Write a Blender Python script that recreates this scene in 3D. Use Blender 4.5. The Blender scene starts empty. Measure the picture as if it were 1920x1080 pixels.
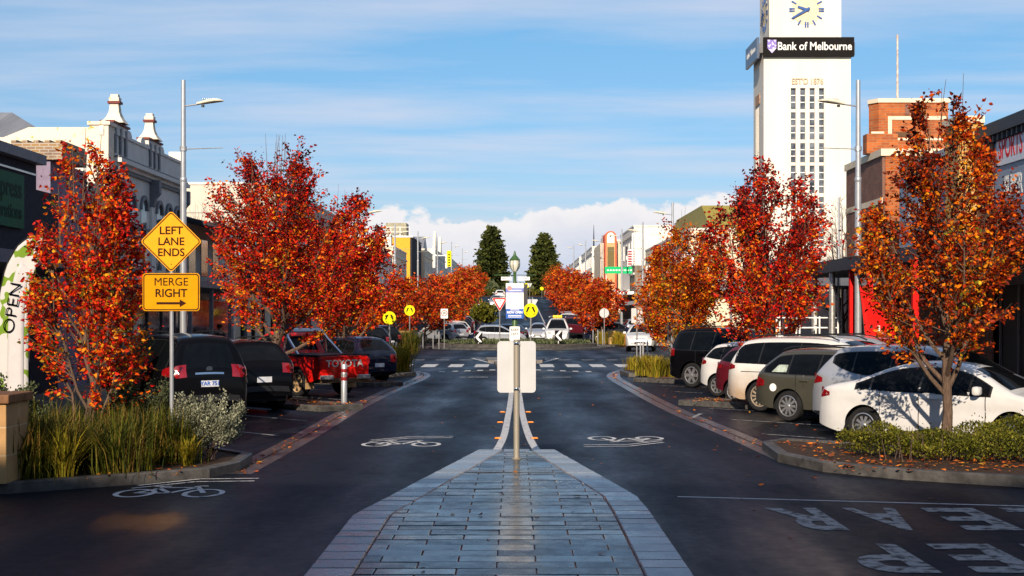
import bpy, bmesh, math, random
import numpy as np
from mathutils import Vector, Matrix
sc = bpy.context.scene
C = sc.collection
PI = math.pi
R = math.radians
# ---------------------------------------------------------------- camera
EYE = 2.3
cam = bpy.data.cameras.new('camera'); cam.lens = 50.0; cam.sensor_width = 36.0
cam.shift_y = 50/1920.0; cam.shift_x = -6/1920.0
cam.clip_start = 0.1; cam.clip_end = 6000
camo = bpy.data.objects.new('camera', cam); C.objects.link(camo)
camo.location = (0, 0, EYE); camo.rotation_euler = (R(90), 0, 0)
sc.camera = camo
sc.cycles.blur_glossy = 0.25
# ---------------------------------------------------------------- sun + sky
SUN_EL, SUN_AZ = 25.0, 190.0
sd = Vector((math.sin(R(SUN_AZ))*math.cos(R(SUN_EL)), math.cos(R(SUN_AZ))*math.cos(R(SUN_EL)), math.sin(R(SUN_EL))))
sl = bpy.data.lights.new('sun', 'SUN'); sl.energy = 5.0; sl.angle = R(0.5); sl.color = (1.0, 0.84, 0.66)
so = bpy.data.objects.new('sun', sl); C.objects.link(so); so.location = (0, -30, 40)
so.rotation_euler = (-sd).to_track_quat('-Z', 'Y').to_euler()
sc.view_settings.view_transform = 'Standard'; sc.view_settings.look = 'None'
sc.view_settings.exposure = 0.42; sc.view_settings.gamma = 1.0
w = bpy.data.worlds.new("World"); sc.world = w; w.use_nodes = True
wt = w.node_tree; wt.nodes.clear()
def WN(t, **k):
    n = wt.nodes.new(t)
    for a, b in k.items(): setattr(n, a, b)
    return n
def wl(a, b): wt.links.new(a, b)
def wmath(op, a, b=None, c=None, clamp=False):
    n = WN('ShaderNodeMath', operation=op, use_clamp=clamp)
    for i, v in enumerate((a, b, c)):
        if v is None: continue
        if isinstance(v, (int, float)): n.inputs[i].default_value = v
        else: wl(v, n.inputs[i])
    return n.outputs[0]
def wmix(f, a, b):
    n = WN('ShaderNodeMix', data_type='RGBA')
    for s, v in ((0, f), (6, a), (7, b)):
        if isinstance(v, (tuple, float, int)): n.inputs[s].default_value = v
        else: wl(v, n.inputs[s])
    return n.outputs[2]
sky = WN('ShaderNodeTexSky', sky_type='NISHITA'); sky.sun_disc = False
sky.sun_elevation = R(SUN_EL); sky.sun_rotation = R(SUN_AZ)
sky.air_density = 1.0; sky.dust_density = 0.3; sky.ozone_density = 2.0
tint = WN('ShaderNodeMix', data_type='RGBA', blend_type='MULTIPLY'); tint.inputs[0].default_value = 1.0
wl(sky.outputs[0], tint.inputs[6])
tc = WN('ShaderNodeTexCoord'); sep = WN('ShaderNodeSeparateXYZ'); wl(tc.outputs['Generated'], sep.inputs[0])
dx, dy, dz = sep.outputs
az = wmath('ARCTAN2', dx, dy)
hz_ = WN('ShaderNodeMapRange'); wl(dz, hz_.inputs[0]); hz_.inputs[1].default_value = .04; hz_.inputs[2].default_value = .20
wl(wmix(hz_.outputs[0], (.54, .57, .74, 1), (.48, .72, .85, 1)), tint.inputs[7])
# long thin streaks of high cloud, on a flat layer overhead
zc = wmath('MAXIMUM', dz, 0.02)
pl = WN('ShaderNodeCombineXYZ'); wl(wmath('DIVIDE', dx, zc), pl.inputs[0]); wl(wmath('DIVIDE', dy, zc), pl.inputs[1])
mp = WN('ShaderNodeMapping'); wl(pl.outputs[0], mp.inputs[0]); mp.inputs['Scale'].default_value = (0.30, 0.62, 1); mp.inputs['Location'].default_value = (3.3, 1.9, 0)
mp.inputs['Rotation'].default_value = (0, 0, R(6))
n1 = WN('ShaderNodeTexNoise'); wl(mp.outputs[0], n1.inputs[0]); n1.inputs['Scale'].default_value = 1.0; n1.inputs['Detail'].default_value = 9; n1.inputs['Roughness'].default_value = .56
n1.inputs['Distortion'].default_value = .25
cir = WN('ShaderNodeMapRange'); wl(n1.outputs[0], cir.inputs[0])
cir.inputs[1].default_value = .44; cir.inputs[2].default_value = .70; cir.inputs[3].default_value = 0; cir.inputs[4].default_value = .72
# heaped clouds low over the horizon
cv = WN('ShaderNodeCombineXYZ'); wl(wmath('MULTIPLY', az, 1.0), cv.inputs[0]); wl(wmath('MULTIPLY', dz, 1.3), cv.inputs[1]); cv.inputs[2].default_value = .37
n2 = WN('ShaderNodeTexNoise'); wl(cv.outputs[0], n2.inputs[0]); n2.inputs['Scale'].default_value = 21; n2.inputs['Detail'].default_value = 8; n2.inputs['Roughness'].default_value = .56
n3 = WN('ShaderNodeTexNoise'); wl(cv.outputs[0], n3.inputs[0]); n3.inputs['Scale'].default_value = 5; n3.inputs['Detail'].default_value = 2
top = wmath('ADD', wmath('MULTIPLY', n2.outputs[0], .075), wmath('MULTIPLY', n3.outputs[0], .042))
bump = wmath('MULTIPLY', wmath('POWER', 2.718, wmath('MULTIPLY', wmath('POWER', wmath('DIVIDE', wmath('SUBTRACT', az, .07), .11), 2.0), -1.0)), .022)
top = wmath('ADD', top, bump)
cum = wmath('MULTIPLY', wmath('SUBTRACT', wmath('ADD', top, .008), dz), 260, clamp=True)
shade = WN('ShaderNodeMapRange'); wl(wmath('SUBTRACT', top, dz), shade.inputs[0])
shade.inputs[1].default_value = 0; shade.inputs[2].default_value = .045
n4 = WN('ShaderNodeTexNoise'); wl(cv.outputs[0], n4.inputs[0]); n4.inputs['Scale'].default_value = 22; n4.inputs['Detail'].default_value = 5
CLB = .71
cumc = wmix(shade.outputs[0], (1.0, .975, .965, 1), (.62, .70, .86, 1))
cumc = wmix(wmath('MULTIPLY', n4.outputs[0], .45), cumc, (.80, .80, .90, 1))
bg1 = WN('ShaderNodeBackground'); wl(tint.outputs[2], bg1.inputs[0]); bg1.inputs[1].default_value = 0.10
bgc = WN('ShaderNodeBackground'); bgc.inputs[0].default_value = (.74, .77, .90, 1); bgc.inputs[1].default_value = CLB
bgk = WN('ShaderNodeBackground'); wl(cumc, bgk.inputs[0]); bgk.inputs[1].default_value = CLB
m1 = WN('ShaderNodeMixShader'); wl(cir.outputs[0], m1.inputs[0]); wl(bg1.outputs[0], m1.inputs[1]); wl(bgc.outputs[0], m1.inputs[2])
front = wmath('MULTIPLY', wmath('GREATER_THAN', dy, -.2), cum)
m2 = WN('ShaderNodeMixShader'); wl(front, m2.inputs[0]); wl(m1.outputs[0], m2.inputs[1]); wl(bgk.outputs[0], m2.inputs[2])
wo = WN('ShaderNodeOutputWorld'); wl(m2.outputs[0], wo.inputs[0])

# ---------------------------------------------------------------- helpers
FPX, HX, HY = 2667.0, 966.0, 590.0
def gz(y):                                   # the street climbs beyond the roundabout
    if y < 112: return 0.0
    if y < 262: return (y-112)*.037
    return 150*.037 + (min(y, 420)-262)*.004
def at(px, y): return (px-HX)*y/FPX          # X of a photo column at distance y
def zt(py, y): return EYE+(HY-py)*y/FPX      # height of a photo row at distance y

class MB:
    def __init__(s): s.v = []; s.f = []
    def add(s, vs, fs):
        b = len(s.v); s.v += [tuple(p) for p in vs]; s.f += [tuple(i+b for i in f) for f in fs]; return s
    def box(s, x0, x1, y0, y1, z0, z1):
        return s.add([(x0,y0,z0),(x1,y0,z0),(x1,y1,z0),(x0,y1,z0),(x0,y0,z1),(x1,y0,z1),(x1,y1,z1),(x0,y1,z1)],
              [(0,3,2,1),(4,5,6,7),(0,1,5,4),(1,2,6,5),(2,3,7,6),(3,0,4,7)])
    def prism(s, pts, a0, a1, ax):           # ax: 'x' pts=(y,z), 'y' pts=(x,z), 'z' pts=(x,y)
        n = len(pts)
        ar = sum(pts[i][0]*pts[(i+1)%n][1]-pts[(i+1)%n][0]*pts[i][1] for i in range(n))
        if ar < 0: pts = pts[::-1]
        if ax == 'y': a0, a1 = a1, a0
        def P(p, a): return {'x': (a, p[0], p[1]), 'y': (p[0], a, p[1]), 'z': (p[0], p[1], a)}[ax]
        vs = [P(p, a0) for p in pts]+[P(p, a1) for p in pts]
        fs = [tuple(range(n-1, -1, -1)), tuple(range(n, 2*n))]+[(i, (i+1)%n, n+(i+1)%n, n+i) for i in range(n)]
        return s.add(vs, fs)
    def tube(s, path, rad, n=8, caps=True):
        path = [Vector(p) for p in path]; m = len(path)
        if not isinstance(rad, (list, tuple)): rad = [rad]*m
        rings = []; prev = None
        for i, p in enumerate(path):
            d = (path[min(i+1, m-1)]-path[max(i-1, 0)]).normalized()
            if prev is None:
                a = Vector((0, 0, 1)) if abs(d.z) < .9 else Vector((1, 0, 0)); u = d.cross(a).normalized()
            else: u = (prev-d*prev.dot(d)).normalized()
            prev = u; vv = d.cross(u)
            rings.append([p+(u*math.cos(2*PI*k/n)+vv*math.sin(2*PI*k/n))*rad[i] for k in range(n)])
        fs = [(i*n+k, i*n+(k+1)%n, (i+1)*n+(k+1)%n, (i+1)*n+k) for i in range(m-1) for k in range(n)]
        if caps: fs += [tuple(range(n-1, -1, -1)), tuple(range((m-1)*n, m*n))]
        return s.add([q for r in rings for q in r], fs)
    def lathe(s, prof, c=(0,0,0), n=16, ax='z', rot=0):   # prof: (radius, along)
        vs = []; m = len(prof)
        for r, a in prof:
            for k in range(n):
                t = 2*PI*k/n+rot; u, v = r*math.cos(t), r*math.sin(t)
                q = {'z': (u, v, a), 'y': (v, a, u), 'x': (a, u, v)}[ax]
                vs.append((q[0]+c[0], q[1]+c[1], q[2]+c[2]))
        fs = [(i*n+k, i*n+(k+1)%n, (i+1)*n+(k+1)%n, (i+1)*n+k) for i in range(m-1) for k in range(n)]
        fs += [tuple(range(n-1, -1, -1)), tuple(range((m-1)*n, m*n))]
        return s.add(vs, fs)
    def grid(s, rows):
        m, n = len(rows), len(rows[0])
        return s.add([p for r in rows for p in r], [(i*n+k, i*n+k+1, (i+1)*n+k+1, (i+1)*n+k) for i in range(m-1) for k in range(n-1)])
    def mesh(s, name, mat, smooth=False, bevel=0, off=None):
        me = bpy.data.meshes.new(name)
        vs = s.v if off is None else [(a-off[0], b-off[1], c-off[2]) for a, b, c in s.v]
        me.from_pydata(vs, [], s.f)
        bm = bmesh.new(); bm.from_mesh(me)
        bmesh.ops.recalc_face_normals(bm, faces=bm.faces)
        if bevel:
            es = [e for e in bm.edges if len(e.link_faces) == 2 and e.calc_face_angle(0) > .6]
            bmesh.ops.bevel(bm, geom=es, offset=bevel, segments=2, affect='EDGES', profile=.5)
        bm.to_mesh(me); bm.free()
        if smooth: smooth_mesh(me, 35)
        if mat: me.materials.append(mat)
        return me
    def build(s, name, mat, parent=None, smooth=False, bevel=0, world=False):
        off = None
        if world and parent is not None:
            r = parent
            while r.parent: r = r.parent
            off = r.location
        o = bpy.data.objects.new(name, s.mesh(name, mat, smooth, bevel, off)); C.objects.link(o); o.parent = parent
        return o
def smooth_mesh(me, ang=35):
    me.shade_smooth()
    try: me.set_sharp_from_angle(angle=R(ang))
    except Exception: pass
def np_mesh(name, V, F, mat):
    me = bpy.data.meshes.new(name); k = F.shape[1]
    me.vertices.add(len(V)); me.vertices.foreach_set('co', V.astype(np.float32).ravel())
    me.loops.add(F.size); me.loops.foreach_set('vertex_index', F.astype(np.int32).ravel())
    me.polygons.add(len(F)); me.polygons.foreach_set('loop_start', np.arange(0, F.size, k, dtype=np.int32))
    me.update(calc_edges=True); me.materials.append(mat); return me
def tag(o, label=None, cat=None, group=None, kind=None):
    if label: o['label'] = label
    if cat: o['category'] = cat
    if group: o['group'] = group
    if kind: o['kind'] = kind
    return o
def thing(name, label, cat, loc=(0,0,0), rz=0, group=None):
    o = bpy.data.objects.new(name, None); C.objects.link(o); o.empty_display_size = .2
    o.location = loc; o.rotation_euler = (0, 0, rz); return tag(o, label, cat, group)
def obj(name, me, parent=None):
    o = bpy.data.objects.new(name, me); C.objects.link(o); o.parent = parent; return o
def copy_tree(o, parent=None):
    c = o.copy(); C.objects.link(c); c.parent = parent
    for ch in list(o.children): copy_tree(ch, c)
    return c
def struct(name, mb, mat, smooth=False, bevel=0): return tag(mb.build(name, mat, None, smooth, bevel), kind='structure')
def text_mesh(s, size=1.0, bold=0.0, depth=.004, align='CENTER', sx=1.0):
    cu = bpy.data.curves.new('letters', 'FONT'); cu.body = s; cu.size = size; cu.align_x = align; cu.align_y = 'CENTER'
    cu.extrude = depth/2; cu.offset = bold; cu.resolution_u = 4
    o = bpy.data.objects.new('letters', cu); C.objects.link(o)
    dg = bpy.context.evaluated_depsgraph_get(); me = bpy.data.meshes.new_from_object(o.evaluated_get(dg))
    bpy.data.objects.remove(o); bpy.data.curves.remove(cu)
    for v in me.vertices: v.co.x *= sx
    return me
def lettering(s, size, mat, parent, org, right=(1,0,0), up=(0,0,1), bold=0., depth=.006, align='CENTER', sx=1.0, name='lettering', world=False):
    me = text_mesh(s, size, bold, depth, align, sx)
    rv, uv = Vector(right), Vector(up); nv = rv.cross(uv); og = Vector(org)
    if world:
        r = parent
        while r.parent: r = r.parent
        og = og-Vector(r.location)
    for v in me.vertices:
        c = v.co.copy(); v.co = og+rv*c.x+uv*c.y+nv*c.z
    me.materials.clear(); me.materials.append(mat)
    return obj(name, me, parent)

# ---------------------------------------------------------------- materials
def mat(name, col, rough=.6, metal=0., var=.12, scale=6., col2=None, bump=0., bscale=40., coat=0., spec=None, detail=5, thr=(.35,.65), trans=0., emit=None, stretch=None):
    m = bpy.data.materials.new(name); m.use_nodes = True; t = m.node_tree; b = t.nodes['Principled BSDF']
    b.inputs['Roughness'].default_value = rough; b.inputs['Metallic'].default_value = metal
    b.inputs['Specular IOR Level'].default_value = spec if spec is not None else (.5 if rough < .5 or coat else .2); b.inputs['Coat Weight'].default_value = coat; b.inputs['Coat Roughness'].default_value = .04
    tcn = t.nodes.new('ShaderNodeTexCoord'); src = tcn.outputs['Object']
    if stretch:
        mp_ = t.nodes.new('ShaderNodeMapping'); t.links.new(src, mp_.inputs[0]); mp_.inputs['Scale'].default_value = stretch; src = mp_.outputs[0]
    n = t.nodes.new('ShaderNodeTexNoise'); t.links.new(src, n.inputs[0]); n.inputs['Scale'].default_value = scale; n.inputs['Detail'].default_value = detail; n.inputs['Roughness'].default_value = .6
    r = t.nodes.new('ShaderNodeValToRGB'); t.links.new(n.outputs[0], r.inputs[0])
    r.color_ramp.elements[0].position = thr[0]; r.color_ramp.elements[1].position = thr[1]
    if col2 is None:
        lo = [c*(1-var) for c in col]; hi = [min(1, c*(1+var)) for c in col]
    else: lo, hi = col, col2
    r.color_ramp.elements[0].color = (*lo, 1); r.color_ramp.elements[1].color = (*hi, 1)
    t.links.new(r.outputs[0], b.inputs['Base Color'])
    if bump:
        n2_ = t.nodes.new('ShaderNodeTexNoise'); t.links.new(src, n2_.inputs[0]); n2_.inputs['Scale'].default_value = bscale; n2_.inputs['Detail'].default_value = 4
        bp = t.nodes.new('ShaderNodeBump'); t.links.new(n2_.outputs[0], bp.inputs['Height']); bp.inputs['Strength'].default_value = bump; bp.inputs['Distance'].default_value = .02
        t.links.new(bp.outputs[0], b.inputs['Normal'])
    if emit: b.inputs['Emission Color'].default_value = (*emit[:3], 1); b.inputs['Emission Strength'].default_value = emit[3]
    return m
def brick_mat(name, c1, c2, mortar, bw=.23, bh=.076, ms=.012, rough=.85, offs=.5, axis='xz', bump=.3):
    m = bpy.data.materials.new(name); m.use_nodes = True; t = m.node_tree; b = t.nodes['Principled BSDF']; b.inputs['Roughness'].default_value = rough
    g = t.nodes.new('ShaderNodeTexCoord'); s_ = t.nodes.new('ShaderNodeSeparateXYZ'); t.links.new(g.outputs['Object'], s_.inputs[0])
    add = t.nodes.new('ShaderNodeMath'); add.operation = 'ADD'; t.links.new(s_.outputs[0], add.inputs[0]); t.links.new(s_.outputs[1], add.inputs[1])
    cb = t.nodes.new('ShaderNodeCombineXYZ'); t.links.new(add.outputs[0], cb.inputs[0]); t.links.new(s_.outputs[2], cb.inputs[1])
    br = t.nodes.new('ShaderNodeTexBrick'); t.links.new(cb.outputs[0], br.inputs[0]); br.inputs['Scale'].default_value = 1.0
    br.inputs['Brick Width'].default_value = bw; br.inputs['Row Height'].default_value = bh; br.inputs['Mortar Size'].default_value = ms; br.offset = offs
    br.inputs['Color1'].default_value = (*c1, 1); br.inputs['Color2'].default_value = (*c2, 1); br.inputs['Mortar'].default_value = (*mortar, 1); br.inputs['Bias'].default_value = -.1
    n = t.nodes.new('ShaderNodeTexNoise'); t.links.new(g.outputs['Object'], n.inputs[0]); n.inputs['Scale'].default_value = 2.5; n.inputs['Detail'].default_value = 6
    mx = t.nodes.new('ShaderNodeMix'); mx.data_type = 'RGBA'; mx.blend_type = 'MULTIPLY'; mx.inputs[0].default_value = .6
    rr = t.nodes.new('ShaderNodeValToRGB'); t.links.new(n.outputs[0], rr.inputs[0]); rr.color_ramp.elements[0].position = .3; rr.color_ramp.elements[0].color = (.55,.5,.47,1); rr.color_ramp.elements[1].position = .6
    t.links.new(br.outputs[0], mx.inputs[6]); t.links.new(rr.outputs[0], mx.inputs[7]); t.links.new(mx.outputs[2], b.inputs['Base Color'])
    bp = t.nodes.new('ShaderNodeBump'); bp.inputs['Strength'].default_value = bump; bp.inputs['Distance'].default_value = .01; bp.invert = True
    t.links.new(br.outputs['Fac'], bp.inputs['Height']); t.links.new(bp.outputs[0], b.inputs['Normal'])
    return m
def leaf_mat(name, stops, nscale=1.2, transl=.42, sat=1.0, gloss=.45, zg=0):
    m = bpy.data.materials.new(name); m.use_nodes = True; t = m.node_tree; b = t.nodes['Principled BSDF']
    g = t.nodes.new('ShaderNodeNewGeometry'); oi = t.nodes.new('ShaderNodeObjectInfo'); tcn = t.nodes.new('ShaderNodeTexCoord')
    n = t.nodes.new('ShaderNodeTexNoise'); t.links.new(tcn.outputs['Object'], n.inputs[0]); n.inputs['Scale'].default_value = nscale; n.inputs['Detail'].default_value = 3
    def M(op, a, b_=None):
        q = t.nodes.new('ShaderNodeMath'); q.operation = op
        for i, v in enumerate((a, b_)):
            if v is None: continue
            if isinstance(v, (int, float)): q.inputs[i].default_value = v
            else: t.links.new(v, q.inputs[i])
        return q.outputs[0]
    nn = M('MULTIPLY', M('SUBTRACT', n.outputs[0], .5), 1.5)
    val = M('ADD', M('ADD', M('MULTIPLY', M('SUBTRACT', g.outputs['Random Per Island'], .5), .85), nn), M('ADD', M('MULTIPLY', M('SUBTRACT', oi.outputs['Random'], .5), .16), .5))
    if zg:                                    # lower leaves have turned further, towards orange
        sz = t.nodes.new('ShaderNodeSeparateXYZ'); t.links.new(tcn.outputs['Object'], sz.inputs[0]); val = M('ADD', val, M('MULTIPLY', M('SUBTRACT', 2.6, sz.outputs[2]), zg))
    r = t.nodes.new('ShaderNodeValToRGB'); t.links.new(val, r.inputs[0])
    while len(r.color_ramp.elements) < len(stops): r.color_ramp.elements.new(.5)
    for e, (p, c) in zip(r.color_ramp.elements, stops): e.position = p; e.color = (*c, 1)
    hsv = t.nodes.new('ShaderNodeHueSaturation'); t.links.new(r.outputs[0], hsv.inputs['Color'])
    wv = t.nodes.new('ShaderNodeTexWhiteNoise'); wv.noise_dimensions = '1D'; t.links.new(g.outputs['Random Per Island'], wv.inputs['W'])
    t.links.new(M('ADD', M('MULTIPLY', wv.outputs[0], .9), .6), hsv.inputs['Value']); hsv.inputs['Saturation'].default_value = sat
    t.links.new(hsv.outputs[0], b.inputs['Base Color']); b.inputs['Roughness'].default_value = gloss; b.inputs['Specular IOR Level'].default_value = .12
    tr = t.nodes.new('ShaderNodeBsdfTranslucent'); t.links.new(hsv.outputs[0], tr.inputs[0])
    mx = t.nodes.new('ShaderNodeMixShader'); mx.inputs[0].default_value = transl
    t.links.new(b.outputs[0], mx.inputs[1]); t.links.new(tr.outputs[0], mx.inputs[2])
    t.links.new(mx.outputs[0], t.nodes['Material Output'].inputs[0]); return m
def asphalt_mat():
    m = bpy.data.materials.new('asphalt'); m.use_nodes = True; t = m.node_tree; b = t.nodes['Principled BSDF']
    tcn = t.nodes.new('ShaderNodeTexCoord'); src = tcn.outputs['Object']
    def noise(sc_, det, mapsc=None):
        s_ = src
        if mapsc:
            mp_ = t.nodes.new('ShaderNodeMapping'); t.links.new(src, mp_.inputs[0]); mp_.inputs['Scale'].default_value = mapsc; s_ = mp_.outputs[0]
        n = t.nodes.new('ShaderNodeTexNoise'); t.links.new(s_, n.inputs[0]); n.inputs['Scale'].default_value = sc_; n.inputs['Detail'].default_value = det; n.inputs['Roughness'].default_value = .65; return n.outputs[0]
    big = noise(1.0, 6, (.45, .12, 1)); fine = noise(42, 4); mid = noise(6, 5)
    r = t.nodes.new('ShaderNodeValToRGB'); t.links.new(big, r.inputs[0])
    r.color_ramp.elements[0].position = .32; r.color_ramp.elements[0].color = (.0045, .0055, .0095, 1)
    r.color_ramp.elements[1].position = .68; r.color_ramp.elements[1].color = (.0125, .0145, .0215, 1)
    rf = t.nodes.new('ShaderNodeValToRGB'); t.links.new(fine, rf.inputs[0]); rf.color_ramp.elements[0].position = .3; rf.color_ramp.elements[0].color = (.45,.45,.45,1); rf.color_ramp.elements[1].position = .72; rf.color_ramp.elements[1].color = (1.5,1.5,1.5,1)
    mx = t.nodes.new('ShaderNodeMix'); mx.data_type = 'RGBA'; mx.blend_type = 'MULTIPLY'; mx.inputs[0].default_value = 1; t.links.new(r.outputs[0], mx.inputs[6]); t.links.new(rf.outputs[0], mx.inputs[7])
    t.links.new(mx.outputs[2], b.inputs['Base Color'])
    rr = t.nodes.new('ShaderNodeMapRange'); t.links.new(big, rr.inputs[0]); rr.inputs[1].default_value = .3; rr.inputs[2].default_value = .7; rr.inputs[3].default_value = .20; rr.inputs[4].default_value = .58
    ad = t.nodes.new('ShaderNodeMath'); ad.operation = 'MULTIPLY_ADD'; t.links.new(mid, ad.inputs[0]); ad.inputs[1].default_value = .22; t.links.new(rr.outputs[0], ad.inputs[2])
    sx_ = t.nodes.new('ShaderNodeSeparateXYZ'); t.links.new(src, sx_.inputs[0]); sn = t.nodes.new('ShaderNodeMath'); sn.operation = 'SINE'; ml = t.nodes.new('ShaderNodeMath'); ml.operation = 'MULTIPLY'; t.links.new(sx_.outputs[0], ml.inputs[0]); ml.inputs[1].default_value = 3.9; t.links.new(ml.outputs[0], sn.inputs[0])
    a2 = t.nodes.new('ShaderNodeMath'); a2.operation = 'MULTIPLY_ADD'; t.links.new(sn.outputs[0], a2.inputs[0]); a2.inputs[1].default_value = .055; t.links.new(ad.outputs[0], a2.inputs[2])   # tyre polished tracks
    t.links.new(a2.outputs[0], b.inputs['Roughness']); b.inputs['Specular IOR Level'].default_value = .09; b.inputs['Specular Tint'].default_value = (.62, .78, 1.0, 1)
    # cracks and darker repair bands
    vo = t.nodes.new('ShaderNodeTexVoronoi'); vo.feature = 'DISTANCE_TO_EDGE'; vo.inputs['Scale'].default_value = .22
    wob = t.nodes.new('ShaderNodeTexNoise'); t.links.new(src, wob.inputs[0]); wob.inputs['Scale'].default_value = 1.6; wob.inputs['Detail'].default_value = 6
    va = t.nodes.new('ShaderNodeVectorMath'); va.operation = 'MULTIPLY_ADD'; t.links.new(wob.outputs['Color'], va.inputs[0]); va.inputs[1].default_value = (1.1,1.1,1.1); t.links.new(src, va.inputs[2]); t.links.new(va.outputs[0], vo.inputs['Vector'])
    cr = t.nodes.new('ShaderNodeMapRange'); t.links.new(vo.outputs[0], cr.inputs[0]); cr.inputs[1].default_value = .0025; cr.inputs[2].default_value = .007; cr.inputs[3].default_value = .25; cr.inputs[4].default_value = 1
    m3 = t.nodes.new('ShaderNodeMix'); m3.data_type = 'RGBA'; m3.blend_type = 'MULTIPLY'; m3.inputs[0].default_value = 1; t.links.new(mx.outputs[2], m3.inputs[6]); t.links.new(cr.outputs[0], m3.inputs[7]); t.links.new(m3.outputs[2], b.inputs['Base Color'])
    bp = t.nodes.new('ShaderNodeBump'); t.links.new(fine, bp.inputs['Height']); bp.inputs['Strength'].default_value = .35; bp.inputs['Distance'].default_value = .01
    t.links.new(bp.outputs[0], b.inputs['Normal']); return m
def paver_mat(name, lo, hi, rough=.3, spec=.5, rv=.12):
    m = bpy.data.materials.new(name); m.use_nodes = True; t = m.node_tree; b = t.nodes['Principled BSDF']; b.inputs['Specular Tint'].default_value = (.72, .86, 1.0, 1); b.inputs['Specular IOR Level'].default_value = spec
    g = t.nodes.new('ShaderNodeNewGeometry'); r = t.nodes.new('ShaderNodeValToRGB'); t.links.new(g.outputs['Random Per Island'], r.inputs[0])
    r.color_ramp.elements[0].color = (*lo, 1); r.color_ramp.elements[1].color = (*hi, 1)
    tcn = t.nodes.new('ShaderNodeTexCoord'); n = t.nodes.new('ShaderNodeTexNoise'); t.links.new(tcn.outputs['Object'], n.inputs[0]); n.inputs['Scale'].default_value = 5; n.inputs['Detail'].default_value = 7; n.inputs['Roughness'].default_value = .7
    rm = t.nodes.new('ShaderNodeMapRange'); t.links.new(n.outputs[0], rm.inputs[0]); rm.inputs[1].default_value = .3; rm.inputs[2].default_value = .7; rm.inputs[3].default_value = .6; rm.inputs[4].default_value = 1.25
    mx = t.nodes.new('ShaderNodeMix'); mx.data_type = 'RGBA'; mx.blend_type = 'MULTIPLY'; mx.inputs[0].default_value = 1; t.links.new(r.outputs[0], mx.inputs[6]); t.links.new(rm.outputs[0], mx.inputs[7]); t.links.new(mx.outputs[2], b.inputs['Base Color'])
    ro = t.nodes.new('ShaderNodeMapRange'); t.links.new(n.outputs[0], ro.inputs[0]); ro.inputs[1].default_value = .3; ro.inputs[2].default_value = .7; ro.inputs[3].default_value = rough-.10; ro.inputs[4].default_value = rough+.10
    ra = t.nodes.new('ShaderNodeTexWhiteNoise'); ra.noise_dimensions = '1D'; t.links.new(g.outputs['Random Per Island'], ra.inputs['W']); rb = t.nodes.new('ShaderNodeMath'); rb.operation = 'MULTIPLY_ADD'; t.links.new(ra.outputs[0], rb.inputs[0]); rb.inputs[1].default_value = rv; t.links.new(ro.outputs[0], rb.inputs[2])
    t.links.new(rb.outputs[0], b.inputs['Roughness'])
    n2_ = t.nodes.new('ShaderNodeTexNoise'); t.links.new(tcn.outputs['Object'], n2_.inputs[0]); n2_.inputs['Scale'].default_value = 60; n2_.inputs['Detail'].default_value = 3
    bp = t.nodes.new('ShaderNodeBump'); t.links.new(n2_.outputs[0], bp.inputs['Height']); bp.inputs['Strength'].default_value = .05; bp.inputs['Distance'].default_value = .01; t.links.new(bp.outputs[0], b.inputs['Normal'])
    return m
def dirty_paint(name, col, dirt, z0, z1):
    m = mat(name, col, .25, 0, .04, 3, coat=.8); t = m.node_tree; b = t.nodes['Principled BSDF']
    l = [x for x in t.links if x.to_socket == b.inputs['Base Color']][0]; src = l.from_socket
    tcn = t.nodes.new('ShaderNodeTexCoord'); s_ = t.nodes.new('ShaderNodeSeparateXYZ'); t.links.new(tcn.outputs['Object'], s_.inputs[0])
    n = t.nodes.new('ShaderNodeTexNoise'); t.links.new(tcn.outputs['Object'], n.inputs[0]); n.inputs['Scale'].default_value = 4; n.inputs['Detail'].default_value = 6
    a = t.nodes.new('ShaderNodeMath'); a.operation = 'MULTIPLY_ADD'; t.links.new(n.outputs[0], a.inputs[0]); a.inputs[1].default_value = .5; t.links.new(s_.outputs[2], a.inputs[2])
    r = t.nodes.new('ShaderNodeMapRange'); t.links.new(a.outputs[0], r.inputs[0]); r.inputs[1].default_value = z0+.25; r.inputs[2].default_value = z1+.25; r.inputs[3].default_value = .85; r.inputs[4].default_value = 0
    mx = t.nodes.new('ShaderNodeMix'); mx.data_type = 'RGBA'; t.links.new(r.outputs[0], mx.inputs[0]); t.links.new(src, mx.inputs[6]); mx.inputs[7].default_value = (*dirt, 1)
    t.links.new(mx.outputs[2], b.inputs['Base Color']); return m
K = {}
K['asphalt'] = asphalt_mat()
K['concrete'] = mat('concrete', (.17,.155,.14), .62, var=.35, scale=3, bump=.2)
K['gutter'] = mat('gutter concrete', (.058,.061,.068), .30, var=.45, scale=2.5, bump=.15)
K['kerb'] = mat('kerb stone', (.070,.066,.062), .5, var=.4, scale=4, bump=.25)
K['paint'] = mat('road paint', (.030,.032,.036), .6, col2=(.30,.298,.29), scale=7, thr=(.40,.52), detail=9)
K['paint_new'] = mat('road line paint', (.13,.13,.135), .55, col2=(.52,.52,.52), scale=8, thr=(.34,.46), detail=9)
K['soil'] = mat('bark mulch', (.022,.014,.010), .9, col2=(.07,.04,.025), scale=25, bump=.6)
K['paver'] = paver_mat('grey stone paver', (.013,.015,.020), (.055,.059,.066), .18, .28, .13)
K['border'] = paver_mat('pale stone paver', (.15,.165,.18), (.27,.285,.30), .24)
K['steel'] = mat('galvanised steel', (.50,.50,.49), .38, .75, .2, 12)
K['pole'] = mat('grey painted steel', (.40,.42,.45), .35, .5, .08, 5)
K['oldpost'] = mat('weathered galvanised post', (.30,.27,.22), .55, .35, col2=(.36,.20,.10), scale=5, thr=(.58,.75))
K['alu'] = mat('bare aluminium sheet', (.82,.82,.82), .13, .40, .05, 3)
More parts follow.
